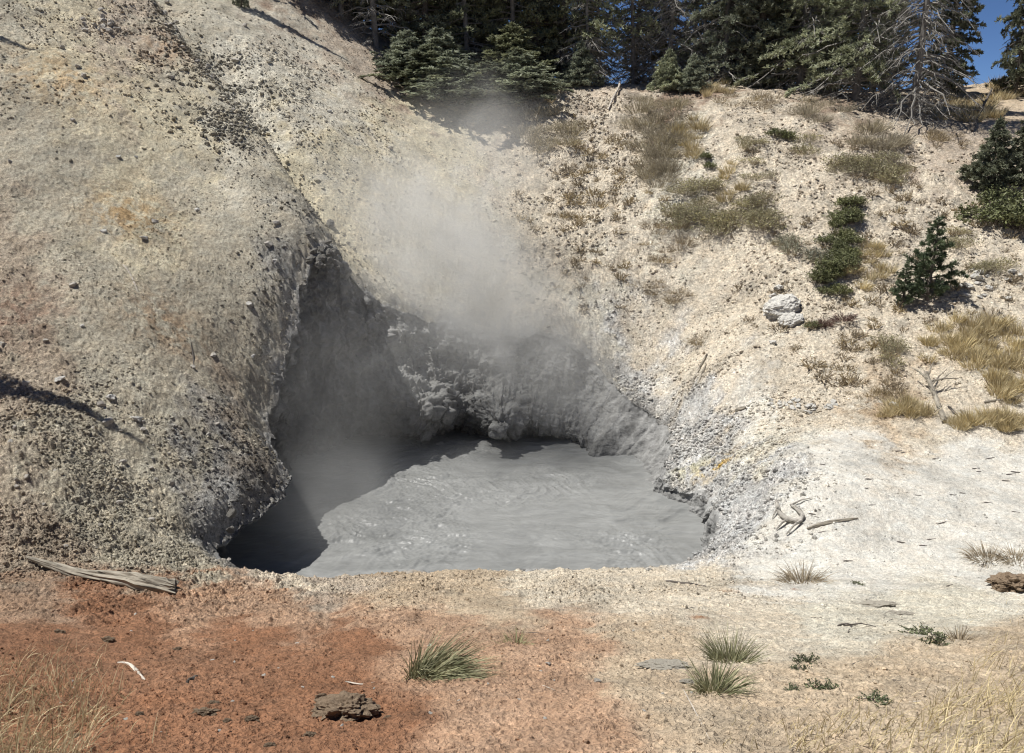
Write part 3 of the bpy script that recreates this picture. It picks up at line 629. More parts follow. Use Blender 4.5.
def tuft(seed, n, L, R, w, bend, spread=.5, lean=(0, 0)):
    global rng
    rng = np.random.default_rng(seed); g = Geo()
    a = rng.uniform(0, 2 * np.pi, n); q = np.sqrt(rng.random(n)); P = np.stack([np.cos(a) * q * R, np.sin(a) * q * R, np.full(n, -.02)], 1)
    D = np.stack([np.cos(a) * q * spread + lean[0], np.sin(a) * q * spread + lean[1], np.ones(n)], 1) + rng.normal(size=(n, 3)) * [.14, .14, .02]
    g.strips(P, D, L * rng.uniform(.45, 1.1, n), np.full(n, w), bend * rng.uniform(.3, 1.6, n), 4, rng.uniform(.6, 1.4, n)); return g

# ------------------------------------------------------------------ plant materials
M_BARK = tint_material('grey brown bark', (.10, .085, .07), (.20, .175, .15), .9, 5)
M_DEADW = tint_material('weathered dead limbs', (.15, .14, .125), (.28, .265, .24), .9, 5)
M_PINE = tint_material('dark pine needles', (.135, .15, .10), (.30, .315, .22), .6, 1.6, .28, .2)
M_PINEG = tint_material('grey green needles', (.22, .245, .175), (.43, .455, .34), .6, 1.6, .28, .15)
M_YOUNG = tint_material('fresh green needles', (.075, .105, .06), (.16, .20, .11), .55, 3, .12, .1)
M_BRUSH = tint_material('grey brown brush stems', (.30, .265, .20), (.47, .42, .32), .9, 4, .25, .15)
M_OLIVE = tint_material('olive leaves', (.27, .255, .15), (.42, .39, .25), .8, 4, .25, .15)
M_LEAFY = tint_material('bright green leaves', (.13, .145, .065), (.23, .24, .12), .6, 6, .15, .1)
M_SAGE = tint_material('grey sage leaves', (.2, .21, .16), (.32, .325, .26), .8, 6, .1, .1)
M_GOLD = tint_material('golden dry grass', (.44, .36, .21), (.66, .57, .37), .8, 3, .2, .12)
M_STRAW = tint_material('pale straw', (.44, .36, .20), (.68, .58, .36), .75, 3, .2, .1)
M_TUFTG = tint_material('grey green grass', (.14, .155, .075), (.42, .40, .25), .7, 7, .15, .1)
M_DARKG = tint_material('dark green leaves', (.085, .10, .058), (.17, .195, .11), .7, 7, .1, .1)
M_PURP = tint_material('purple brown dead twigs', (.12, .075, .065), (.22, .15, .13), .9, 5, 0, .1)
M_DUSK = tint_material('brown dry weeds', (.28, .23, .16), (.42, .35, .25), .9, 5, .25, .15)

def tree_kind(kind_name, label, cat, wood, leaf, mw, ml, group=None):
    root = empty(kind_name); tag(root, label, cat, group)
    link('trunk', wood.mesh('trunk'), mw, root)
    if leaf: link('crown', leaf.mesh('crown'), ml, root)
    return root
def plant_kind(name, geo, mat): return geo.mesh(name), mat
def col_at(px, Y): return at_y(px, 95, Y)[0]

# ------------------------------------------------------------------ the forest on the crest
PROTO = {}
PROTO['dense'] = tree_kind('pine_tree', None, 'pine tree', *conifer(101, 11, .16, .03, 1.9, 24, .12, .30, 60, 6, .18, .045), M_BARK, M_PINE)
PROTO['dense2'] = tree_kind('pine_tree', None, 'pine tree', *conifer(102, 12.5, .15, .2, 2.1, 20, .05, .35, 60, 6, .18, .045, .5, .1), M_BARK, M_PINE)
PROTO['tall'] = tree_kind('pine_tree', None, 'pine tree', *conifer(103, 14, .11, .4, 1.8, 16, .05, .4, 46, 6, .18, .045, 1.6, .25), M_DEADW, M_PINE)
PROTO['spruce'] = tree_kind('spruce_tree', None, 'spruce tree', *conifer(104, 12, .14, .1, 2.3, 26, -.05, .45, 60, 6, .17, .04, .9, .25, .85, 7), M_DEADW, M_PINEG)
PROTO['green'] = tree_kind('spruce_tree', None, 'spruce tree', *conifer(105, 11, .15, .2, 1.7, 26, .1, .25, 60, 7, .16, .042, .3, 0), M_BARK, M_PINE)
PROTO['snag'] = tree_kind('dead_tree', None, 'dead tree', *conifer(106, 10, .13, .1, 2.0, 24, -.15, .55, 14, 5, .12, .03, 6.0, .6, .6, 10), M_DEADW, M_PINEG)
PROTO['thin'] = tree_kind('dead_tree', None, 'dead tree', *conifer(107, 11, .085, .2, 1.7, 20, -.05, .45, 34, 5, .16, .04, 1.8, .5, .6, 9), M_DEADW, M_PINEG)
PROTO['bushy'] = tree_kind('young_pine', None, 'young pine', *conifer(108, 3.2, .07, .03, 1.55, 44, .25, .22, 60, 7, .15, .04), M_BARK, M_PINE)
PROTO['bushy2'] = tree_kind('young_pine', None, 'young pine', *conifer(109, 2.6, .07, .02, 1.7, 48, .15, .22, 60, 7, .15, .04), M_BARK, M_PINEG)
PROTO['small'] = tree_kind('young_pine', None, 'young pine', *conifer(110, 2.1, .045, .05, .9, 30, .5, .15, 50, 12, .11, .014), M_BARK, M_YOUNG)
USED = set()
def put_tree(kind, px, Y, s, label, group=None, rz=None, x=None, tilt=(0, 0), loc=None):
    p = PROTO[kind]; X = col_at(px, Y) if x is None else x
    loc = (X, Y, gz(X, Y) - .03) if loc is None else loc; rz = random.uniform(0, 6.28) if rz is None else rz
    if kind in USED: o = dup(p, loc, rz, s, label, tilt)
    else:
        USED.add(kind); o = p; o.location = loc; o.rotation_euler = (tilt[0], tilt[1], rz); o.scale = (s, s, s) if np.isscalar(s) else s; o['label'] = label
    if group: o['group'] = group
    return o
G_F = 'conifers of the forest on the crest'
FRONT = [  # kind, px, Y, scale, label
    ('dense', 262, 37.5, 1.0, 'dark pine whose shadow falls down the bare slope, at the left end of the forest'),
    ('dense', 322, 36.6, .95, 'dense dark green pine just left of the slim grey trunk at the forest edge'),
    ('dense2', 290, 35.8, .9, 'pine between the shadow casting pine at the left end and the dense pine'), ('tall', 345, 36.0, .9, 'thin pine between the dense pine and the slim bare trunk'), ('tall', 468, 35.6, .95, 'slender trunk rising out of the thicket, left of its middle'), ('tall', 512, 35.8, .95, 'slender trunk rising behind the right half of the thicket'), ('tall', 560, 36.5, .95, 'slim pine between the thicket and the pale bent branch'), ('tall', 742, 36.8, .95, 'slim trunk between the spruce behind the golden tuft and the bushy conifer'), ('tall', 830, 36.5, .95, 'slim trunk between the wide spruce and the large drooping one'),
    ('tall', 378, 35.2, 1.0, 'slim pine with a bare pale grey trunk standing at the forest edge above the slope'),
    ('dense2', 425, 36.2, .95, 'dark pine directly behind the low bushy pines left of the steam'),
    ('bushy', 424, 33.2, (1.6, 1.6, .5), 'low bushy dark pine leftmost of the thicket over the slope edge'),
    ('bushy2', 455, 32.8, (1.6, 1.6, .55), 'low bushy pine in the middle of the thicket above the steam'),
    ('bushy', 487, 32.8, (1.7, 1.7, .5), 'spreading young pine above the top of the steam plume'),
    ('bushy2', 520, 33.6, (1.5, 1.5, .6), 'young pine at the right end of the thicket, before the forest'),
    ('bushy2', 440, 34.2, (1.5, 1.5, .75), 'rounded young pine at the back of the thicket, left half'), ('bushy', 505, 34.4, (1.5, 1.5, .75), 'rounded young pine at the back of the thicket, right half'),
    ('bushy2', 408, 34.0, (1.2, 1.2, .6), 'lowest creeping pine boughs at the left tip of the thicket'),
    ('dense', 478, 37, 1.0, 'tall dark pine rising behind the middle of the low thicket'),
    ('dense2', 535, 36.5, .95, 'tall pine with greyish lower limbs right of the low thicket'),
    ('thin', 588, 35.2, .9, 'half dead conifer with grey limbs behind the pale bent branch'),
    ('bushy2', 580, 34.6, .62, 'low grey green young pine behind the pale bent branch'),
    ('thin', 632, 36.4, 1.0, 'thin half dead conifer with sky showing through, left of the golden grass tuft'),
    ('snag', 668, 35.8, .9, 'bare grey dead conifer in the gap left of the golden grass tuft'),
    ('bushy2', 668, 33.6, .55, 'low pine with pale drooping boughs hanging over the bank'),
    ('bushy2', 692, 33.2, .5, 'small drooping pine right beside the golden grass tuft on the bank top'),
    ('spruce', 722, 35.2, .9, 'grey green spruce rising behind the golden grass tuft'),
    ('dense', 760, 35.0, .95, 'bushy green conifer between two grey green spruces'),
    ('spruce', 800, 34.0, 1.0, 'wide grey green spruce left of the fringed spruce trunk'),
    ('spruce', 857, 32.0, 1.05, 'large drooping spruce with a shaggy fringe of dead limbs at its foot'),
    ('thin', 700, 36.0, .9, 'thin grey limbed conifer above the bright golden grass tuft'), ('thin', 782, 35.6, .9, 'thin grey limbed conifer just left of the wide grey green spruce'), ('thin', 884, 34.5, .8, 'thin grey conifer left of the tall bare dead one'),
    ('snag', 914, 30.2, 1.05, 'tall bare dead conifer with drooping grey limbs against the blue sky'),
    ('green', 944, 36.5, (.8, .8, 1), 'full green spruce directly behind the bare dead conifer'),
    ('dense2', 1014, 35.5, (.55, .55, 1), 'slender pine right of the gap of blue sky'),
    ('green', 1048, 35.0, 1.0, 'green spruce at the far right edge of the forest'),
]
for k, px, Y, s, lab in FRONT: put_tree(k, px, Y, s, lab, G_F)
G_B = 'conifers deeper in the forest'
for px in range(236, 880, 30):
    kind = random.choice(['dense', 'dense2', 'tall', 'dense2'] if px < 560 else ['tall', 'thin', 'dense2', 'thin'] if px < 700 else ['dense2', 'green', 'tall'])
    put_tree(kind, px + random.uniform(-8, 8), random.uniform(39, 43), random.uniform(.85, 1.1), 'conifer in the dim second row of the forest, half hidden behind the front trees', G_B)
for px in range(250, 860, 48):
    if 600 < px < 690: continue
    put_tree(random.choice(['dense', 'dense2', 'green']), px + random.uniform(-10, 10), random.uniform(46, 54), random.uniform(.9, 1.15), 'conifer far back in the forest, seen only between nearer trees', G_B + ' far back')
put_tree('dense', 1030, 47, .8, 'small far pine beside the gap of blue sky', G_B)
# pines off to the left whose tops throw the shadows that lie on the bare slope
def shade_tree(px, py, H, label):
    tip = drop(px, py); k = PROTO['dense']; h0 = 11.0; b = tip.copy()
    for _ in range(8):
        b[:2] = tip[:2] + SUN_DIR[:2] / SUN_DIR[2] * (gz(b[0], b[1]) + H - tip[2])
    put_tree('dense', 0, 0, (.3 * H / h0, .3 * H / h0, H / h0), label, 'pines beyond the left edge', loc=(b[0], b[1], gz(b[0], b[1]) - .03))
    o = COL.objects[-1]; print('shade tree at', b[:2], 'px', 512 + FPX * b[0] / (b[1] * math.cos(PITCH)))
shade_tree(345, 60, 6.0, 'slim dark pine at the upper left forest end, its shadow lying downslope')
shade_tree(150, 445, 7.0, 'pine standing left of the view, throwing the lower long shadow on the bare slope')
shade_tree(32, 48, 8.0, 'pine standing left of the view, throwing the upper long shadow on the bare slope')

# young trees on the right bank
p = drop(928, 300); put_tree('small', 0, 0, .97, 'young dark green pine standing alone on the right bank', loc=tuple(p), rz=.4)
p = drop(903, 306); put_tree('small', 0, 0, .5, 'tiny low pine at the left foot of the lone young pine', loc=tuple(p), rz=2)
p = drop(990, 190); put_tree('bushy', 0, 0, .62, 'dark spreading young pine at the right edge under the golden bank', loc=tuple(p), rz=1)
p = drop(1030, 186); put_tree('bushy', 0, 0, .7, 'dark young pine cut by the right edge, beside the spreading one', loc=tuple(p), rz=3)

# ------------------------------------------------------------------ brush, weeds and grass on the banks
KIND = {}
def reg(name, geo, mat):
    KIND[name] = (geo.mesh(name), mat)
for q in range(3): reg('brush%d' % q, brush(200 + q, .65, .42, 110, .014)[0], M_BRUSH)
for q in range(3): reg('dusk%d' % q, brush(210 + q, .5, .26, 80, .014)[0], M_DUSK)
for q in range(3): reg('weed%d' % q, brush(220 + q, .16, .13, 36, .016)[0], M_DUSK)
for q in range(3): reg('gold%d' % q, tuft(230 + q, 130, .42, .16, .013, .35), M_GOLD)
reg('purple0', brush(245, .5, .35, 150, .018, .3)[0], M_PURP)
def leafy_kind(name, seed, R, H, n, ln, ls, ms, ml):
    a, b = brush(seed, R, H, n, .012, .12, ln, ls); me = a.mesh(name); KIND[name] = (me, ms, b.mesh('leaves'), ml)
for q in range(2):
    leafy_kind('olive%d' % q, 250 + q, .6, .38, 110, 260, .028, M_BRUSH, M_OLIVE)
    leafy_kind('leafy%d' % q, 255 + q, .62, .6, 120, 1000, .038, M_BARK, M_LEAFY)
    leafy_kind('sage%d' % q, 260 + q, .4, .38, 140, 300, .026, M_BRUSH, M_SAGE)
    leafy_kind('herb%d' % q, 265 + q, .17, .10, 40, 330, .013, M_BARK, M_DARKG)
def put_plant(kind, name, cat, label, group, px=None, py=None, s=1.0, loc=None, flat=1.0):
    ks = [k for k in KIND if k.rstrip('0123456789') == kind]; K = KIND[random.choice(ks)]
    if loc is None:
        try: loc = drop(px, py)
        except Exception: return None
    if len(K) == 2: o = link(name, K[0], K[1])
    else:
        o = empty(name); link('stems', K[0], K[1], o); link('leaves', K[2], K[3], o)
    o.location = loc; o.rotation_euler = (random.gauss(0, .08), random.gauss(0, .08), random.uniform(0, 6.28)); o.scale = (s * random.uniform(.75, 1.3), s * random.uniform(.75, 1.3), s * flat * random.uniform(.65, 1.25))
    return tag(o, label, cat, group)
PATCH = [ # kind, name, cat, centre, radii, count, scale, label
    ('brush', 'dry_brush', 'brush', 548, 132, 26, 24, 16, 1.1, 'grey brown dry brush on the bank right beside the steam top'),
    ('brush', 'dry_brush', 'brush', 655, 118, 32, 24, 24, 1.1, 'grey brown dry brush hanging under the drooping pine boughs'),
    ('brush', 'dry_brush', 'brush', 658, 160, 28, 30, 26, 1.1, 'grey brown dry brush in the wide patch left of the golden grass streak'),
    ('gold', 'grass_clump', 'grass', 690, 138, 16, 22, 16, 1.1, 'golden grass clump in the streak beside the wide brush patch'),
    ('gold', 'grass_clump', 'grass', 718, 94, 12, 9, 9, 1.3, 'bright golden grass at the forest foot between drooping pine and spruce'),
    ('dusk', 'dry_brush', 'brush', 752, 100, 34, 8, 10, 1.0, 'reddish brown weeds along the forest foot beside the bright golden grass'),
    ('olive', 'low_shrub', 'shrub', 700, 215, 34, 30, 24, 1.0, 'olive brown low shrub in the broad faded patch in the middle of the right bank'),
    ('dusk', 'dry_brush', 'brush', 672, 240, 34, 26, 18, 1.0, 'brown dry weed at the lower left of the broad faded patch'),
    ('gold', 'grass_clump', 'grass', 735, 190, 12, 26, 9, 1., 'thin golden grass between the faded patch and the olive streak'),
    ('olive', 'low_shrub', 'shrub', 750, 152, 14, 14, 5, .8, 'olive shrub under the spruces at the top of the right bank'),
    ('olive', 'low_shrub', 'shrub', 758, 200, 14, 36, 14, .95, 'olive shrub in the upright streak in the middle of the right bank'),
    ('leafy', 'green_shrub', 'shrub', 708, 166, 7, 6, 2, .55, 'small green shrub right of the golden grass streak'),
    ('leafy', 'green_shrub', 'shrub', 782, 140, 8, 5, 2, .5, 'small green shrub just below the shaggy spruce on pale ground'),
    ('olive', 'low_shrub', 'shrub', 801, 149, 8, 7, 2, .8, 'rounded olive shrub alone on pale ground under the shaggy spruce'),
    ('brush', 'dry_brush', 'brush', 812, 112, 36, 12, 9, .9, 'grey brush at the foot of the wide spruce'),
    ('olive', 'low_shrub', 'shrub', 872, 172, 34, 15, 18, .95, 'grey olive shrub in the patch below the bare dead conifer'),
    ('brush', 'dry_brush', 'brush', 880, 140, 30, 12, 14, 1., 'grey brush around the foot of the bare dead conifer'),
    ('leafy', 'green_shrub', 'shrub', 852, 214, 13, 14, 9, .62, 'green shrub at the top of the tall shrub streak left of the lone young pine'),
    ('leafy', 'green_shrub', 'shrub', 842, 248, 17, 22, 14, .62, 'green shrub in the middle of the tall shrub streak left of the lone young pine'),
    ('leafy', 'green_shrub', 'shrub', 834, 282, 16, 16, 9, .6, 'green shrub at the foot of the tall shrub streak left of the lone young pine'),
    ('sage', 'sage_shrub', 'shrub', 786, 248, 8, 12, 3, 1.0, 'grey sage shrub above the white boulder'),
    ('sage', 'sage_shrub', 'shrub', 818, 262, 8, 10, 3, 1.0, 'grey sage shrub at the left of the green shrub streak'),
    ('purple', 'dead_shrub', 'shrub', 832, 324, 12, 10, 3, .9, 'purple brown dead shrub right of the white boulder'),
    ('leafy', 'green_shrub', 'shrub', 812, 324, 6, 5, 1, .45, 'small green shrub between the white boulder and the purple dead shrub'),
    ('olive', 'low_shrub', 'shrub', 883, 356, 14, 12, 4, .7, 'olive shrub below the lone young pine'),
    ('gold', 'grass_clump', 'grass', 868, 270, 26, 24, 18, .9, 'thin golden grass between the green shrub streak and the lone young pine'),
    ('leafy', 'green_shrub', 'shrub', 1004, 226, 24, 22, 6, 1.25, 'large leafy green shrub at the right edge under the dark young pine'),
    ('olive', 'low_shrub', 'shrub', 990, 268, 16, 10, 4, .8, 'yellow olive shrub below the large leafy shrub'),
    ('olive', 'low_shrub', 'shrub', 957, 245, 10, 12, 3, .7, 'olive shrub right of the lone young pine'),
    ('gold', 'grass_clump', 'grass', 972, 345, 54, 26, 56, 1.0, 'golden grass clump in the broad swath on the right bank'),
    ('gold', 'grass_clump', 'grass', 1008, 378, 20, 24, 20, 1.1, 'golden grass clump on the right edge above the fallen branch'),
    ('gold', 'grass_clump', 'grass', 965, 112, 36, 12, 40, 1.3, 'golden grass on the sunny bank between dead conifer and right forest edge'),
    ('gold', 'grass_clump', 'grass', 1002, 93, 24, 7, 16, 1.4, 'golden grass under the pines at the far right end of the crest'),
    ('dusk', 'dry_brush', 'brush', 950, 137, 26, 6, 7, .9, 'dark brown weeds in the shade under the sunny golden bank'),
    ('dusk', 'dry_brush', 'brush', 655, 287, 18, 9, 5, .75, 'brown dry weed in the slanting streak on the bare pink slope'),
    ('dusk', 'dry_brush', 'brush', 678, 298, 12, 8, 5, .75, 'brown dry weed at the lower end of the slanting streak on the bare pink slope'),
    ('dusk', 'dry_brush', 'brush', 700, 342, 10, 4, 3, .65, 'small dark brown weed alone above the two grey sticks'),
    ('gold', 'grass_clump', 'grass', 905, 412, 30, 8, 20, .9, 'dry grass clump along the terrace edge left of the fallen branch'),
    ('gold', 'grass_clump', 'grass', 985, 425, 44, 7, 34, .9, 'dry grass clump along the terrace edge right of the fallen branch'),
    ('dusk', 'dry_brush', 'brush', 880, 392, 18, 10, 6, .6, 'brown low weed at the foot of the bank left of the fallen branch'),
]
for kind, name, cat, cx, cy, rx, ry, n, s, lab in PATCH:
    for q in range(n):
        a = random.uniform(0, 6.28); r = math.sqrt(random.random())
        put_plant(kind, name, cat, lab, lab.split(' ', 1)[1] if n > 1 else None, cx + rx * r * math.cos(a), cy + ry * r * math.sin(a), s * random.uniform(.7, 1.2))
for q in range(290):
    reg_ = random.random()
    if reg_ < .42: px, py = random.gauss(585, 34), random.gauss(190, 50)
    elif reg_ < .9: px, py = random.uniform(740, 1020), random.uniform(140, 330)
    else: px, py = random.uniform(790, 900), random.uniform(330, 400)
    if py < 100 or py > 400: continue
    put_plant('weed', 'dry_weed', 'weed', 'tiny brown dry weed scattered over the pale stony bank', 'tiny dry weeds on the stony bank', px, py, random.uniform(.8, 2.3))

# foreground plants
def solo(name, geo, mat, px, py, label, cat, s=1.0, group=None, rz=0):
    p = drop(px, py); o = link(name, geo.mesh(name), mat); o.location = p; o.scale = (s, s, s); o.rotation_euler = (0, 0, rz); return tag(o, label, cat, group)
solo('grass_tuft', tuft(301, 1000, .54, .17, .008, .42, .75, (.75, -.5)), M_TUFTG, 432, 676, 'large grey green grass tuft combed to the right on the red soil', 'grass')
solo('grass_tuft', tuft(302, 130, .22, .09, .006, .5, .9), M_TUFTG, 516, 645, 'small faint green grass tuft beyond the large combed one', 'grass')
solo('grass_tuft', tuft(303, 340, .36, .13, .007, .35, .9), M_TUFTG, 731, 662, 'rounded green grass tuft right of the grey crust slab, farther of a pair', 'grass')
solo('grass_tuft', tuft(304, 300, .34, .11, .007, .45, .9, (.15, -.1)), M_TUFTG, 716, 694, 'spiky green grass tuft right of the grey crust slab, nearer of a pair', 'grass')
solo('grass_tuft', tuft(305, 420, .46, .24, .008, .6, 1.2), M_DUSK, 803, 583, 'dark dry grass tuft on the white terrace below the curled root', 'grass')
solo('grass_tuft', tuft(306, 120, .22, .08, .007, .4, .8), M_DUSK, 960, 640, 'brownish grass tuft beside the dark green cushion herb', 'grass')
solo('grass_tuft', tuft(307, 240, .40, .22, .009, .6, 1.2, (-.3, 0)), M_DUSK, 985, 560, 'low tawny grass tuft on the terrace beside the right edge', 'grass')
solo('grass_tuft', tuft(308, 240, .40, .22, .009, .6, 1.2), M_DUSK, 1018, 562, 'tawny grass tuft cut by the right edge of the terrace', 'grass')
for k, (px, py, s, lab) in enumerate([(924, 634, .95, 'dark green cushion herb left of the brownish grass tuft'), (936, 645, .9, 'dark green cushion herb in front of its twin by the brownish grass tuft'), (806, 664, .7, 'upright dark herb sprig on the tan soil'), (800, 672, .45, 'tiny dark sprig at the foot of the upright herb'),
                                      (822, 688, .7, 'flat dark green herb on the tan soil below the upright sprig'), (793, 691, .45, 'tiny dark weed left of the flat green herb'), (877, 706, .6, 'small dark herb nearest the golden grass at the bottom'), (858, 586, .5, 'small dark herb on the terrace left of the grey crust arc')]):
    put_plant('herb', 'ground_herb', 'herb', lab, None, px, py, s)
# dry grass along the bottom of the view
def grass_field(name, spots, mat, label, seed, L, w, bend=.45):
    global rng
    rng = np.random.default_rng(seed); g = Geo()
    for cx, cy, rx, ry, n, ll in spots:
        a = rng.uniform(0, 2 * np.pi, n); r = np.sqrt(rng.random(n)) ; X = []; 
        c0 = drop(cx, min(cy, 752)); px = cx + rx * r * np.cos(a); py = cy + ry * r * np.sin(a)
        # plan positions on the soil from the local slope
        P = np.array([hit(u, v) for u, v in zip(px, py)]); P[:, 2] = ground_z(P[:, 0], P[:, 1]) - .02
        D = np.stack([rng.normal(.25, .35, n), rng.normal(-.05, .3, n), np.ones(n)], 1)
        g.strips(P, D, ll * rng.uniform(.5, 1.2, n), np.full(n, w) * rng.uniform(.7, 1.3, n), bend * rng.uniform(.2, 1.5, n), 5, rng.uniform(.6, 1.35, n))
    o = link(name, g.mesh(name), mat); return tag(o, label, 'grass', None, 'stuff')
grass_field('dry_grass', [(20, 725, 80, 62, 800, .32), (60, 690, 70, 45, 260, .24), (20, 790, 90, 40, 350, .35), (110, 740, 60, 25, 40, .2)], M_GOLD, 'golden dry grass growing over the red soil in the bottom left corner', 401, .3, .005)
grass_field('dry_grass', [(985, 735, 70, 45, 480, .30), (1010, 680, 45, 40, 260, .26), (860, 745, 80, 26, 330, .20), (930, 715, 60, 30, 130, .2), (1000, 790, 90, 40, 300, .34), (760, 740, 50, 18, 50, .14)], M_STRAW, 'pale straw grass growing over the tan soil in the bottom right corner', 402, .3, .005)
grass_field('dry_grass', [(940, 655, 70, 30, 110, .12), (800, 720, 80, 24, 90, .10), (1000, 620, 40, 20, 60, .12)], M_STRAW, 'thin short straw sprinkled over the tan soil before the terrace', 403, .12, .004)
print('plants built', round(time.time() - T0, 1))
# ------------------------------------------------------------------ gravel: small loose stones, too many to count
def stone_shapes(k, seed):
    r_ = np.random.default_rng(seed); out = []
    for q in range(k):
        bm = bmesh.new(); bmesh.ops.create_icosphere(bm, subdivisions=1, radius=1)
        V = np.array([v.co[:] for v in bm.verts]); F = np.array([[v.index for v in f.verts] for f in bm.faces]); bm.free()
        V *= (1 + r_.normal(size=(len(V), 1)) * .16); V *= r_.uniform(.6, 1.1, 3) * [1, 1, .8]
        out.append((V, F))
    return out
SH = stone_shapes(24, 5)
def seen(px, py):
    while True:
        p = hit0(px, py, macro_z)
        if p is not None: return p[:2]
        py += 6
def gravel(name, boxes, label, seed, dark=1.0):
    r_ = np.random.default_rng(seed); Vs, Fs, Cs = [], [], []; n0 = 0
    XY = []; SZ = []
    for cx, cy, rx, ry, n, smin, smax in boxes:
        a = r_.uniform(0, 2 * np.pi, n); q = np.sqrt(r_.random(n)); px = cx + rx * q * np.cos(a); py = cy + ry * q * np.sin(a)
        # plan patch spanned by the four survey corners of the box
        c = [seen(cx - rx, cy + ry), seen(cx + rx, cy + ry), seen(cx + rx, cy - ry), seen(cx - rx, cy - ry)]
        u = r_.random(n)[:, None]; v = r_.random(n)[:, None]; p = (c[0] * (1 - u) + c[1] * u) * (1 - v) + (c[3] * (1 - u) + c[2] * u) * v
        p += r_.normal(size=p.shape) * .5
        ph = np.arctan2(p[:, 1] - CC[1], p[:, 0] - CC[0]); ok = np.hypot(p[:, 1] - CC[1], p[:, 0] - CC[0]) > rim_r(ph) + .05
        clus = fbm2(p[:, 0] * .8, p[:, 1] * .8, 3, seed); ok &= r_.random(n) < smooth(-.6, .5, clus)
        p = p[ok]; XY.append(p); SZ.append(smin * (smax / smin) ** (r_.random(len(p)) ** 2.6))
    XY = np.concatenate(XY); SZ = np.concatenate(SZ); z = ground_z(XY[:, 0], XY[:, 1]); ch = character(XY[:, 0], XY[:, 1])[:, :3]
    which = r_.integers(0, len(SH), len(XY)); ang = r_.uniform(0, 6.28, len(XY))
    for w in range(len(SH)):
        m = which == w
        if not m.any(): continue
        V, F = SH[w]; ca, sa = np.cos(ang[m]), np.sin(ang[m]); s = SZ[m]
        X = V[None, :, 0] * ca[:, None] - V[None, :, 1] * sa[:, None]; Y = V[None, :, 0] * sa[:, None] + V[None, :, 1] * ca[:, None]
        P = np.stack([X * s[:, None] + XY[m, 0][:, None], Y * s[:, None] + XY[m, 1][:, None], V[None, :, 2] * s[:, None] + (z[m] + s * .25)[:, None]], -1)
        k = len(s); Vs.append(P.reshape(-1, 3)); Fs.append((F[None] + (np.arange(k) * len(V))[:, None, None] + n0).reshape(-1, 3)); n0 += k * len(V)
        Cs.append(np.repeat(dark * ch[m] * (r_.choice([.72, .9, 1.0, 1.1, 1.25], k, p=[.1, .25, .35, .2, .1]))[:, None], len(V), 0))
    me = new_mesh(name, np.concatenate(Vs), [np.concatenate(Fs)], np.clip(np.concatenate(Cs), 0, .8).astype(np.float32), False)
    return tag(link(name, me, M_GROUND), label, 'gravel', None, 'stuff')
gravel('gravel', [(70, 480, 130, 80, 18000, .009, .042), (110, 555, 150, 30, 6000, .008, .036), (120, 300, 170, 110, 9000, .009, .028), (70, 60, 110, 70, 5000, .013, .055), (150, 40, 50, 45, 1100, .02, .07), (220, 150, 60, 100, 2000, .013, .04), (210, 90, 26, 50, 1400, .02, .08)],
       'loose pale stones strewn over the bare left slope', 31)
gravel('gravel', [(320, 100, 80, 80, 5000, .015, .06), (265, 110, 40, 50, 2000, .02, .10), (430, 190, 80, 70, 2500, .014, .045), (585, 200, 65, 100, 6000, .015, .085), (720, 160, 90, 60, 3000, .015, .07), (860, 240, 160, 100, 9000, .014, .075), (720, 320, 110, 60, 3500, .011, .038), (930, 360, 100, 50, 2500, .012, .045), (560, 120, 50, 25, 1200, .02, .09)],
       'loose pale stones strewn over the back and right banks', 32)
gravel('gravel', [(665, 405, 55, 34, 9000, .014, .075), (725, 470, 34, 60, 10000, .014, .07), (730, 530, 26, 26, 2500, .012, .06)], 'bluish grey pebbles on the sloping shore right of the mud', 33)
gravel('gravel', [(300, 660, 330, 90, 9000, .004, .018), (450, 585, 330, 18, 5000, .007, .034), (750, 660, 300, 80, 3500, .005, .022), (860, 500, 170, 80, 2500, .006, .03), (800, 408, 40, 5, 350, .02, .06)], 'small stones strewn over the red and tan soil before the pit', 34)

gravel('gravel', [(212, 92, 20, 44, 2200, .02, .085), (238, 124, 18, 22, 1200, .02, .085), (168, 35, 18, 28, 900, .02, .09), (325, 236, 22, 14, 1200, .012, .07), (285, 330, 20, 70, 1500, .01, .05), (255, 450, 30, 60, 2500, .01, .05)],
       'dark rubble along the ridge and the broken edge of the pit', 36, .55)
# ------------------------------------------------------------------ single rocks
M_ROCKG = rock_material('grey mineral rock', (.33, .305, .265), (.52, .485, .43), 6)
M_ROCKW = rock_material('white sinter rock', (.40, .385, .35), (.64, .62, .57), 5)
M_ROCKD = rock_material('dark mud rock', (.10, .095, .085), (.2, .19, .17), 6)
M_CLOD = rock_material('brown clod', (.14, .10, .065), (.30, .225, .155), 9)
M_CRUST = rock_material('grey dried mud crust', (.30, .27, .22), (.42, .39, .33), 9)
def rock_mesh(seed, sub=3, flat=.7, rough=.35):
    bm = bmesh.new(); bmesh.ops.create_icosphere(bm, subdivisions=sub, radius=1); r_ = np.random.default_rng(seed)
    V = np.array([v.co[:] for v in bm.verts], np.float32); F = np.array([[v.index for v in f.verts] for f in bm.faces]); bm.free()
    for _ in range(14):      # broken facets
        n = r_.normal(size=3); n /= np.linalg.norm(n); dcut = r_.uniform(.42, .85); s = V @ n - dcut; V = np.where((s > 0)[:, None], V - n * s[:, None] * .92, V)
    d = 1 + rough * .5 * fbm3(V[:, 0] * 1.6 + seed, V[:, 1] * 1.6, V[:, 2] * 1.6, 4, seed % 40); V = V * d[:, None] * [r_.uniform(.85, 1.25), r_.uniform(.7, 1), flat]
    return new_mesh('rock', V, [F], None, False)
ROCKS = [rock_mesh(500 + q) for q in range(9)]
for me in ROCKS: me.materials.append(M_ROCKG)
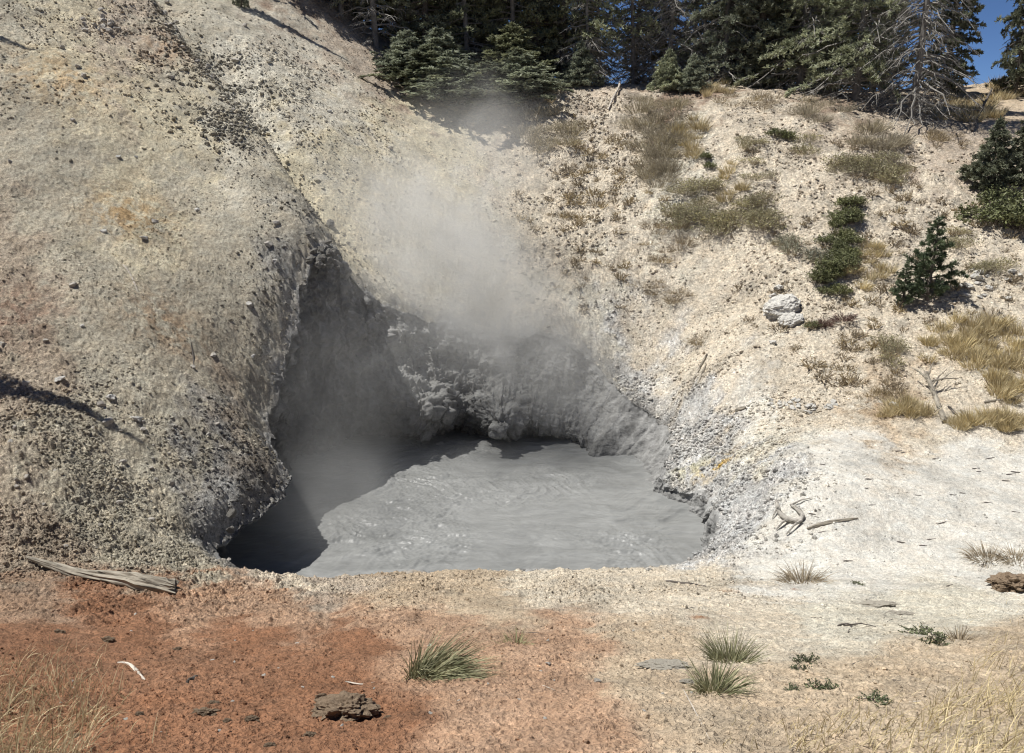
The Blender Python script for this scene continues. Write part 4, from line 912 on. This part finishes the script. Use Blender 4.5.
RW = [rock_mesh(530 + q, 4, .6, .55) for q in range(4)]
for me in RW: me.materials.append(M_ROCKW)
RD = [rock_mesh(540 + q, 3, .75, .6) for q in range(4)]
for me in RD: me.materials.append(M_ROCKD)
def px_size(p, w): return w * p[1] / FPX * 1.03
def rock(pool, px, py, wpx, label, group=None, sink=.3, loc=None, cat='rock', name='rock'):
    p = drop(px, py) if loc is None else loc; s = px_size(p, wpx) * .5
    o = link(name, random.choice(pool)); o.location = (p[0], p[1], p[2] + s * (.65 - sink) * .7); o.scale = (s, s, s); o.rotation_euler = (random.uniform(-.3, .3), random.uniform(-.3, .3), random.uniform(0, 6.28))
    return tag(o, label, cat, group)
for px, py, w, lab in [(110, 399, 17, 'pale rock topmost of the loose cluster above the long shadow on the left slope'), (101, 406, 13, 'small grey rock beside the topmost one of the cluster above the long shadow'), (108, 423, 19, 'largest rock of the cluster, lying on the edge of the long shadow'),
                       (138, 421, 15, 'pale rock right of the cluster with a crack running down below it'), (122, 462, 10, 'small rock just below the long shadow'), (172, 487, 10, 'small rock alone below the tip of the long shadow'), (60, 381, 14, 'pale rock above the long shadow, right of two near the left edge'), (26, 383, 13, 'rock above the long shadow, left of two near the left edge'),
                       (73, 286, 13, 'dark seated rock in the middle of the left slope'), (82, 327, 9, 'pale small rock below the dark seated one on the left slope'), (46, 343, 8, 'small rock in the brownish ground near the left edge'), (3, 345, 12, 'rock cut by the left edge in the brownish ground'), (145, 240, 11, 'flat grey rock uphill of the thin pale stick'),
                       (197, 212, 10, 'pale rock at the top right of the ochre stain'), (155, 221, 10, 'flat rock at the lower right of the ochre stain'), (104, 232, 9, 'flat pale rock at the lower left of the ochre stain'), (268, 246, 14, 'dark grey rock left of the crumbling peak of the pit wall'), (276, 224, 11, 'flat grey rock above the crumbling peak'),
                       (275, 261, 10, 'pale rock on the slope edge below the crumbling peak'), (249, 304, 10, 'whitest rock near the pit edge on the left slope'), (213, 357, 11, 'dark rock at a crack near the pit edge'), (193, 369, 9, 'small rock at the lower end of the dark crack'), (252, 354, 7, 'small white rock beside the pit edge'),
                       (84, 78, 10, 'dark narrow rock on the ochre ground high on the left slope'), (78, 67, 9, 'dark rock above the narrow one high on the left slope'), (172, 80, 10, 'dark flat rock alone near the ridge'), (62, 48, 9, 'dark rock below the upper shadow streak'), (10, 164, 8, 'small dark rock at the left edge below the upper slope'),
                       (118, 157, 8, 'white rock alone on the upper left slope'), (136, 157, 6, 'small dark rock right of the white one on the upper slope'), (73, 122, 7, 'small rock left on the upper slope'), (245, 27, 9, 'dark rock beyond the ridge under the short shadow'), (236, 62, 12, 'dark rock beyond the ridge in the gully, upper of two'), (208, 66, 10, 'dark rock beyond the ridge in the gully, left of two'),
                       (330, 112, 9, 'dark rock on the pale slope above the steam'), (390, 150, 9, 'rock on the yellow slope beside the steam'), (597, 680, 13, 'grey round stone on the tan red soil left of the crust slab'), (649, 571, 11, 'pale stone perched on the rim before the mud'),
                       (264, 674, 7, 'pale stone on the red soil left of the dark clod'), (548, 642, 7, 'small dark stone right of the faint green tuft'), (545, 720, 8, 'pale stone on the reddish soil at the bottom middle'), (895, 408, 15, 'rounded pale stone in the dry grass left of the fallen branch'), (503, 260, 9, 'small pale rock alone on the slope right of the steam')]:
    rock(RW if 'white' in lab or 'pale' in lab else ROCKS, px, py, w * .82, lab, sink=.38)
p = drop(783, 314)
rock(RW, 779, 287, 13, 'white rock above the large cracked boulder'); rock(RW, 774, 294, 11, 'smaller white rock between the large cracked boulder and the one above it'); rock(RW, 773, 344, 9, 'small white rock on bare ground below the large boulder')
for q in range(24):
    a, b = random.uniform(306, 344), random.uniform(226, 256)
    if b > 256 - abs(a - 330) * .2: continue
    rock(RD, a, b, random.uniform(6, 13), 'dark crumbled rock in the rubble on the peak of the pit wall', 'rubble on the peak of the pit wall')
for q in range(40):
    f = random.random(); a = 150 + f * 90; b = 5 + f * 125 + random.gauss(0, 5)
    rock(RD if random.random() < .4 else ROCKS, a + abs(random.gauss(6, 7)), b, random.uniform(3, 7), 'grey rock in the rubble strip along the ridge of the left hill', 'rubble strip along the ridge')
for q in range(30):
    rock(ROCKS, random.gauss(102, 12), random.gauss(27, 6), random.uniform(4, 8), 'grey rock in the round heap high on the left slope', 'rock heap high on the left slope')
for q in range(46):
    rock(ROCKS, random.uniform(0, 230), random.uniform(420, 560), random.uniform(4, 8), 'small loose rock on the rough lower part of the left slope', 'loose rocks on the lower left slope')
for q in range(30):
    rock(RW, random.uniform(770, 835), random.gauss(406, 3), random.uniform(4, 9), 'white stone in the row along the far edge of the terrace', 'white stones along the far terrace edge')
for q in range(36):
    rock(RW, random.uniform(20, 700), random.uniform(610, 740), random.uniform(3, 6), 'tiny white pebble on the red soil', 'white pebbles on the red soil')
for q in range(26):
    rock(RW, random.uniform(960, 1020), random.uniform(270, 300), random.uniform(6, 12), 'white stone in the outcrop right of the lone young pine', 'white outcrop stones')
# clods and crust slabs
def lump(name, px, py, wpx, flat, mat, label, cat, seed, ysc=.7, sink=.2, rough=1.0):
    bm = bmesh.new(); bmesh.ops.create_icosphere(bm, subdivisions=5, radius=1); V = np.array([v.co[:] for v in bm.verts], np.float32); F = np.array([[v.index for v in f.verts] for f in bm.faces]); bm.free()
    d = 1 + rough * (.36 * fbm3(V[:, 0] * 1.9 + seed, V[:, 1] * 1.9, V[:, 2] * 1.9, 3, seed % 30, .6) + .12 * noise3(V[:, 0] * 7, V[:, 1] * 7, V[:, 2] * 7, 4) + .06 * noise3(V[:, 0] * 15, V[:, 1] * 15, V[:, 2] * 15, 5)); V = V * d[:, None] * [1, ysc, flat]
    p = drop(px, py); s = px_size(p, wpx) * .5; o = link(name, new_mesh(name, V, [F], None, False), mat); o.location = (p[0], p[1], p[2] + s * flat * (1 - sink) * .5); o.scale = (s, s, s)
    sl = np.array([gz(p[0] + .1, p[1]) - gz(p[0] - .1, p[1]), gz(p[0], p[1] + .2) - gz(p[0], p[1] - .2)]) / [.2, .4]; o.rotation_euler = (math.atan(sl[1]) * .7, -math.atan(sl[0]) * .7, 0)
    return tag(o, label, cat)
lump('soil_clod', 347, 716, 62, .42, M_CLOD, 'large crumbly dark clod on the red soil at the bottom', 'clod', 7, .75, .1, 1.05)
lump('soil_clod', 205, 716, 26, .35, M_CLOD, 'low dark crumbled clod on the red soil left of the large one', 'clod', 9, .6, .4, 1.4)
for q, (px, py, w_) in enumerate([(214, 704, 13), (252, 722, 15), (310, 736, 14), (108, 640, 13), (78, 738, 12), (60, 634, 11), (322, 700, 13), (228, 724, 10), (140, 718, 9), (388, 722, 9), (270, 746, 12), (178, 652, 9)]):
    lump('soil_clod', px, py, w_, .5, M_CLOD, 'small dark crumbled clod scattered on the red soil', 'clod', 40 + q, .7, .35, 1.1)['group'] = 'small dark clods on the red soil'
lump('soil_clod', 1012, 588, 42, .45, M_CLOD, 'brown clod on the terrace cut by the right edge', 'clod', 12, .9, .2, 1.2)
lump('mud_crust', 664, 668, 52, .12, M_CRUST, 'flat grey slab of dried crust left of the two grass tufts', 'crust slab', 14, .6, 0, .9)
lump('mud_crust', 690, 682, 20, .2, M_CRUST, 'small broken piece of crust between slab and nearer tuft', 'crust slab', 15, .6, 0, .9)
lump('mud_crust', 874, 605, 44, .14, M_CRUST, 'grey arc of dried crust on the terrace, left piece', 'crust slab', 16, .5, 0, .9)
lump('mud_crust', 900, 614, 34, .14, M_CRUST, 'grey arc of dried crust on the terrace, lower right piece', 'crust slab', 17, .5, 0, .9)
lump('boulder', 781, 312, 36, .55, M_ROCKW, 'large pale cracked boulder on the right bank beside the purple dead shrub', 'boulder', 21, .8, .1, .55); lump('boulder', 790, 322, 24, .5, M_ROCKW, 'smaller pale boulder lying in front of the large cracked one', 'boulder', 24, .8, .1, .55)
for px, py, w, lab in [(232, 516, 16, 'grey mud block hanging in the dark mouth at the left corner of the pit'), (231, 531, 13, 'lower grey mud block in the dark mouth at the left corner of the pit')]:
    p = at_y(px, py, 12.9); o = rock(RD, 0, 0, w, lab, loc=p)

# ------------------------------------------------------------------ logs and sticks
M_LOG = wood_material('weathered grey wood', (.16, .14, .11), (.42, .38, .31)); M_ROOT = wood_material('sun bleached root', (.26, .24, .21), (.48, .45, .40)); M_STICKD = wood_material('dark wood', (.06, .05, .045), (.17, .15, .13)); M_STICKP = wood_material('bleached wood', (.42, .37, .31), (.66, .6, .52))
def stick(name, pts, r, mat, label, cat='stick', lift=.6, sides=7, ends=(.6, .3), branches=(), wob=.3, group=None):
    P = []
    for q in pts:
        p = drop(q[0], q[1]); r0 = r if np.isscalar(r) else r[0]
        p[2] += r0 * lift + (q[2] if len(q) > 2 else 0); P.append(p)
    P = np.array(P); n = max(6, 5 * (len(P) - 1)); t = np.linspace(0, len(P) - 1, n); path = np.stack([np.interp(t, np.arange(len(P)), P[:, k]) for k in range(3)], 1)
    if len(P) > 2:
        for _ in range(2): path[1:-1] = (path[:-2] + 2 * path[1:-1] + path[2:]) / 4
    c = path.mean(0); d = unit(path[-1] - path[0]); M = Matrix(((d[0], -d[1], 0), (d[1], d[0], 0), (0, 0, 1)))
    loc = path - c; yaw = math.atan2(d[1], d[0]); R = np.array([[math.cos(yaw), math.sin(yaw), 0], [-math.sin(yaw), math.cos(yaw), 0], [0, 0, 1]]); loc = loc @ R.T
    rad = np.interp(np.linspace(0, 1, n), [0, .12, .8, 1], [ends[0], 1, .85, ends[1]]) * (r if np.isscalar(r) else r[0])
    if name == 'log': rad = np.interp(np.linspace(0, 1, n), [0, .15, .5, .75, .95, 1], [.15, .45, .75, 1, 1.0, .92]) * r
    g = Geo(); g.tube(loc, rad, sides, True, None, wob)
    if name == 'log':   # splintered end
        g.V[0][(n - 1) * sides:n * sides] += np.random.default_rng(3).normal(size=(sides, 3)) * [.05, .006, .006]; g.V[0][(n - 2) * sides:(n - 1) * sides] += np.random.default_rng(4).normal(size=(sides, 3)) * [.02, .004, .004]
    o = link(name, g.mesh(name, 8 < sides < 20), mat); o.location = c; o.rotation_euler = (0, 0, yaw)
    for a, b_, rr in branches:
        A = drop(a[0], a[1]); A[2] += (a[2] if len(a) > 2 else 0) + rr; B = drop(b_[0], b_[1]); B[2] += (b_[2] if len(b_) > 2 else 0) + rr; m_ = (A + B) / 2 + np.array([0, 0, .03])
        gg = Geo(); pp = (np.array([A, m_, B]) - c) @ R.T; tt_ = np.linspace(0, 2, 7); pp = np.stack([np.interp(tt_, [0, 1, 2], pp[:, k]) for k in range(3)], 1); gg.tube(pp, rr * np.linspace(1, .35, 7), 6, True, None, .3)
        link('branch', gg.mesh('branch'), mat, o)
    return tag(o, label, cat, group)
stick('log', [(28, 567), (75, 576), (125, 586), (176, 596)], .10, M_LOG, 'weathered grey log lying at the edge of the red soil', 'log', .5, 26, (.06, .55), (), .30)
stick('stick', [(118, 664), (130, 666), (140, 674), (149, 684)], .013, M_STICKP, 'bleached curved stick on the red soil'); stick('stick', [(187, 683), (198, 676)], .016, M_STICKD, 'short dark stick right of the bleached curved one')
stick('stick', [(666, 582), (685, 585), (706, 587)], .02, M_STICKD, 'straight dark stick on the rim ground right of the perched stone')
stick('driftwood_root', [(776, 504), (779, 516), (788, 523), (799, 524), (803, 519), (797, 512), (790, 508)], .045, M_ROOT, 'grey curled root on the white terrace beside the pit', 'root', 1.0, 9, (.5, .4), [((788, 523, .04), (776, 531), .03), ((801, 524, .03), (786, 536), .028), ((790, 509, .04), (812, 499), .02), ((778, 512, .03), (772, 520), .025)])
stick('stick', [(807, 530), (830, 523), (858, 519)], .032, M_LOG, 'long thin branch on the terrace right of the curled root')
stick('fallen_branch', [(944, 424, 0), (936, 408, .15), (928, 394, .25), (924, 387, .3)], .055, M_LOG, 'forked bare branch propped at the foot of the right bank', 'branch', .6, 8, (1, .7), [((926, 391, .25), (910, 382, .3), .03), ((928, 393, .25), (957, 390, .2), .028), ((930, 395, .22), (945, 384, .3), .02), ((926, 390, .28), (931, 380, .4), .022), ((940, 391, .22), (954, 385, .3), .014)])
stick('stick', [(948, 408), (958, 417)], .03, M_STICKD, 'short dark stick right of the forked branch'); stick('stick', [(984, 403), (1000, 402), (1018, 399)], .03, M_LOG, 'long low stick under the golden grass near the right edge')
stick('stick', [(691, 386), (699, 370), (707, 354)], .035, M_LOG, 'grey stick on the pink slope above the shore, left of a pair', 'stick', 1.2); stick('stick', [(697, 388), (702, 376), (706, 364)], .03, M_LOG, 'grey stick on the pink slope above the shore, right of a pair', 'stick', 1.2)
stick('stick', [(735, 412), (746, 408)], .05, M_LOG, 'stubby grey wood piece on the upper shore below the pair of sticks')
stick('bent_branch', [(608, 112, .05), (613, 101, .12), (619, 94, .12), (620, 86, .25)], .045, M_STICKP, 'pale bent branch on the bank top left of the brush patch', 'branch')
stick('stick', [(123, 264), (130, 273), (138, 292)], .018, M_STICKP, 'thin pale stick in the middle of the left slope'); stick('stick', [(190, 340), (193, 354), (194, 368)], .014, M_STICKD, 'thin dark stick added as the crack down to the dark rock near the pit edge', 'stick', .3)  # the dark stick is added to draw a crack in the slope
stick('stick', [(683, 692), (696, 716), (709, 742)], .004, M_STICKP, 'long pale straw stalk lying on the tan soil', 'stalk', 2.0); stick('stick', [(345, 681), (362, 682), (375, 680)], .005, M_STICKP, 'pale twig lying above the large dark clod')
stick('stick', [(838, 625), (853, 621), (848, 633)], .014, M_STICKD, 'hooked dark twig left of the grey crust arc', 'stick', .6, 7, (.6, .3), [((845, 624), (876, 626), .01)]); stick('dead_branch', [(972, 133, 0), (980, 118, .2), (990, 104, .5)], .05, M_STICKD, 'dark dead branch leaning before the golden bank', 'branch', .6, 7, (1, .4), [((980, 118, .2), (966, 120, .3), .03), ((984, 112, .3), (972, 108, .5), .025)])
stick('fallen_branch', [(688, 66, .6), (706, 45, 1.0), (728, 14, 2.0)], .04, M_STICKP, 'long pale dead limb slanting through the grey conifers', 'branch') if False else None
for q in range(30):
    x0, y0 = random.uniform(780, 1015), random.uniform(440, 590); a = random.uniform(-.3, .3); L = random.uniform(4, 10)
    stick('twig', [(x0, y0), (x0 + L * math.cos(a), y0 - L * math.sin(a) * .6)], random.uniform(.006, .014), M_STICKD, 'dark twig scrap on the white terrace', 'twig', group='twig scraps on the terrace')
for q in range(26):
    x0, y0 = random.uniform(480, 1000), random.uniform(590, 735); a = random.uniform(-.6, .6); L = random.uniform(6, 16)
    stick('twig', [(x0, y0), (x0 + L * math.cos(a), y0 - L * math.sin(a) * .6)], random.uniform(.002, .005), M_STICKD if random.random() < .6 else M_STICKP, 'thin twig scrap on the tan soil', 'twig', group='twig scraps on the tan soil')

# ------------------------------------------------------------------ steam
def steam(name, loc, scale, rot, dens, nscale, label, seed, lo=.40, hi=.68, colr=.75):
    bm = bmesh.new(); bmesh.ops.create_icosphere(bm, subdivisions=3, radius=1); me = bpy.data.meshes.new(name); bm.to_mesh(me); bm.free()
    o = link(name, me); o.location = loc; o.scale = scale; o.rotation_euler = rot
    m = bpy.data.materials.new('steam'); m.use_nodes = True; nt = m.node_tree; nt.nodes.remove(nt.nodes['Principled BSDF']); out = nt.nodes['Material Output']
    tc = nt.nodes.new('ShaderNodeTexCoord').outputs['Object']; ln = nd(nt, 'ShaderNodeVectorMath', _operation='LENGTH'); nt.links.new(tc, ln.inputs[0])
    fall = nd(nt, 'ShaderNodeMapRange', _interpolation_type='SMOOTHERSTEP'); nt.links.new(ln.outputs['Value'], fall.inputs['Value']); fall.inputs['From Min'].default_value = 1; fall.inputs['From Max'].default_value = .1
    gp = nt.nodes.new('ShaderNodeNewGeometry').outputs['Position']; ad = nd(nt, 'ShaderNodeVectorMath', _operation='ADD'); nt.links.new(gp, ad.inputs[0]); ad.inputs[1].default_value = (seed * 3.1, seed * 1.7, 0)
    n = nd(nt, 'ShaderNodeTexNoise', Scale=nscale, Detail=5.0, Roughness=.6, Distortion=1.0); nt.links.new(ad.outputs[0], n.inputs['Vector'])
    mr = nd(nt, 'ShaderNodeMapRange'); nt.links.new(n.outputs['Fac'], mr.inputs['Value']); mr.inputs['From Min'].default_value = lo; mr.inputs['From Max'].default_value = hi
    mu = nd(nt, 'ShaderNodeMath', _operation='MULTIPLY'); nt.links.new(fall.outputs[0], mu.inputs[0]); nt.links.new(mr.outputs[0], mu.inputs[1])
    m2 = nd(nt, 'ShaderNodeMath', _operation='MULTIPLY'); nt.links.new(mu.outputs[0], m2.inputs[0]); m2.inputs[1].default_value = dens
    v = nt.nodes.new('ShaderNodeVolumePrincipled'); v.inputs['Color'].default_value = (colr, colr, colr * .98, 1); v.inputs['Anisotropy'].default_value = .2; nt.links.new(m2.outputs[0], v.inputs['Density']); nt.links.new(v.outputs[0], out.inputs['Volume'])
    me.materials.append(m); return tag(o, label, 'steam', None, 'stuff')
def between(a, b, w, d):
    a = np.array(a); b = np.array(b); c = (a + b) / 2; v = b - a; L = np.linalg.norm(v); q = Vector(v).to_track_quat('Z', 'Y').to_euler(); return tuple(c), (w, d, L / 2), q
def puff(a, b, w, d, dens, label, seed, ns=.5, lo=.28, hi=.72, colr=.85):
    l, s_, r_ = between(a, b, w, d); steam('steam', l, s_, r_, dens, ns, label, seed, lo, hi, colr)
puff(at_y(270, 590, 15.0), at_y(345, 240, 20.6), 3.8, 2.6, .16, 'thin grey steam drifting in the shaded hollow of the pit', 1)
puff(at_y(245, 570, 13.8), at_y(370, 440, 18.4), 2.4, 1.5, .40, 'denser wisp of steam low in the dark left corner of the pit', 5)
puff(at_y(330, 440, 19.0), at_y(520, 270, 21.8), 2.8, 1.6, .2, 'veil of steam between the dark hollow and the plume over the back wall', 6, .6, .34, .68)
puff(at_y(670, 450, 20.0), at_y(280, 120, 23.0), 4.8, 2.2, .62, 'broad grey steam plume rising over the back wall of the pit', 2,   .6, .35, .68, .88)
puff(at_y(670, 430, 19.8), at_y(430, 340, 21.0), 2.6, 1.7, .12, 'steam drifting across the right part of the back wall', 7, .6, .34, .7)
puff(at_y(420, 330, 21.8), at_y(498, 50, 28.0), 3.6, 2.2, .5, 'upper wisp of steam reaching the low pines', 3, .6, .35, .68, .88)
puff(at_z(670, 545, .3), at_z(360, 470, .9), 3.4, 1.2, .22, 'faint steam skimming the mud', 4, .7, .34, .7)
print('things built', round(time.time() - T0, 1))
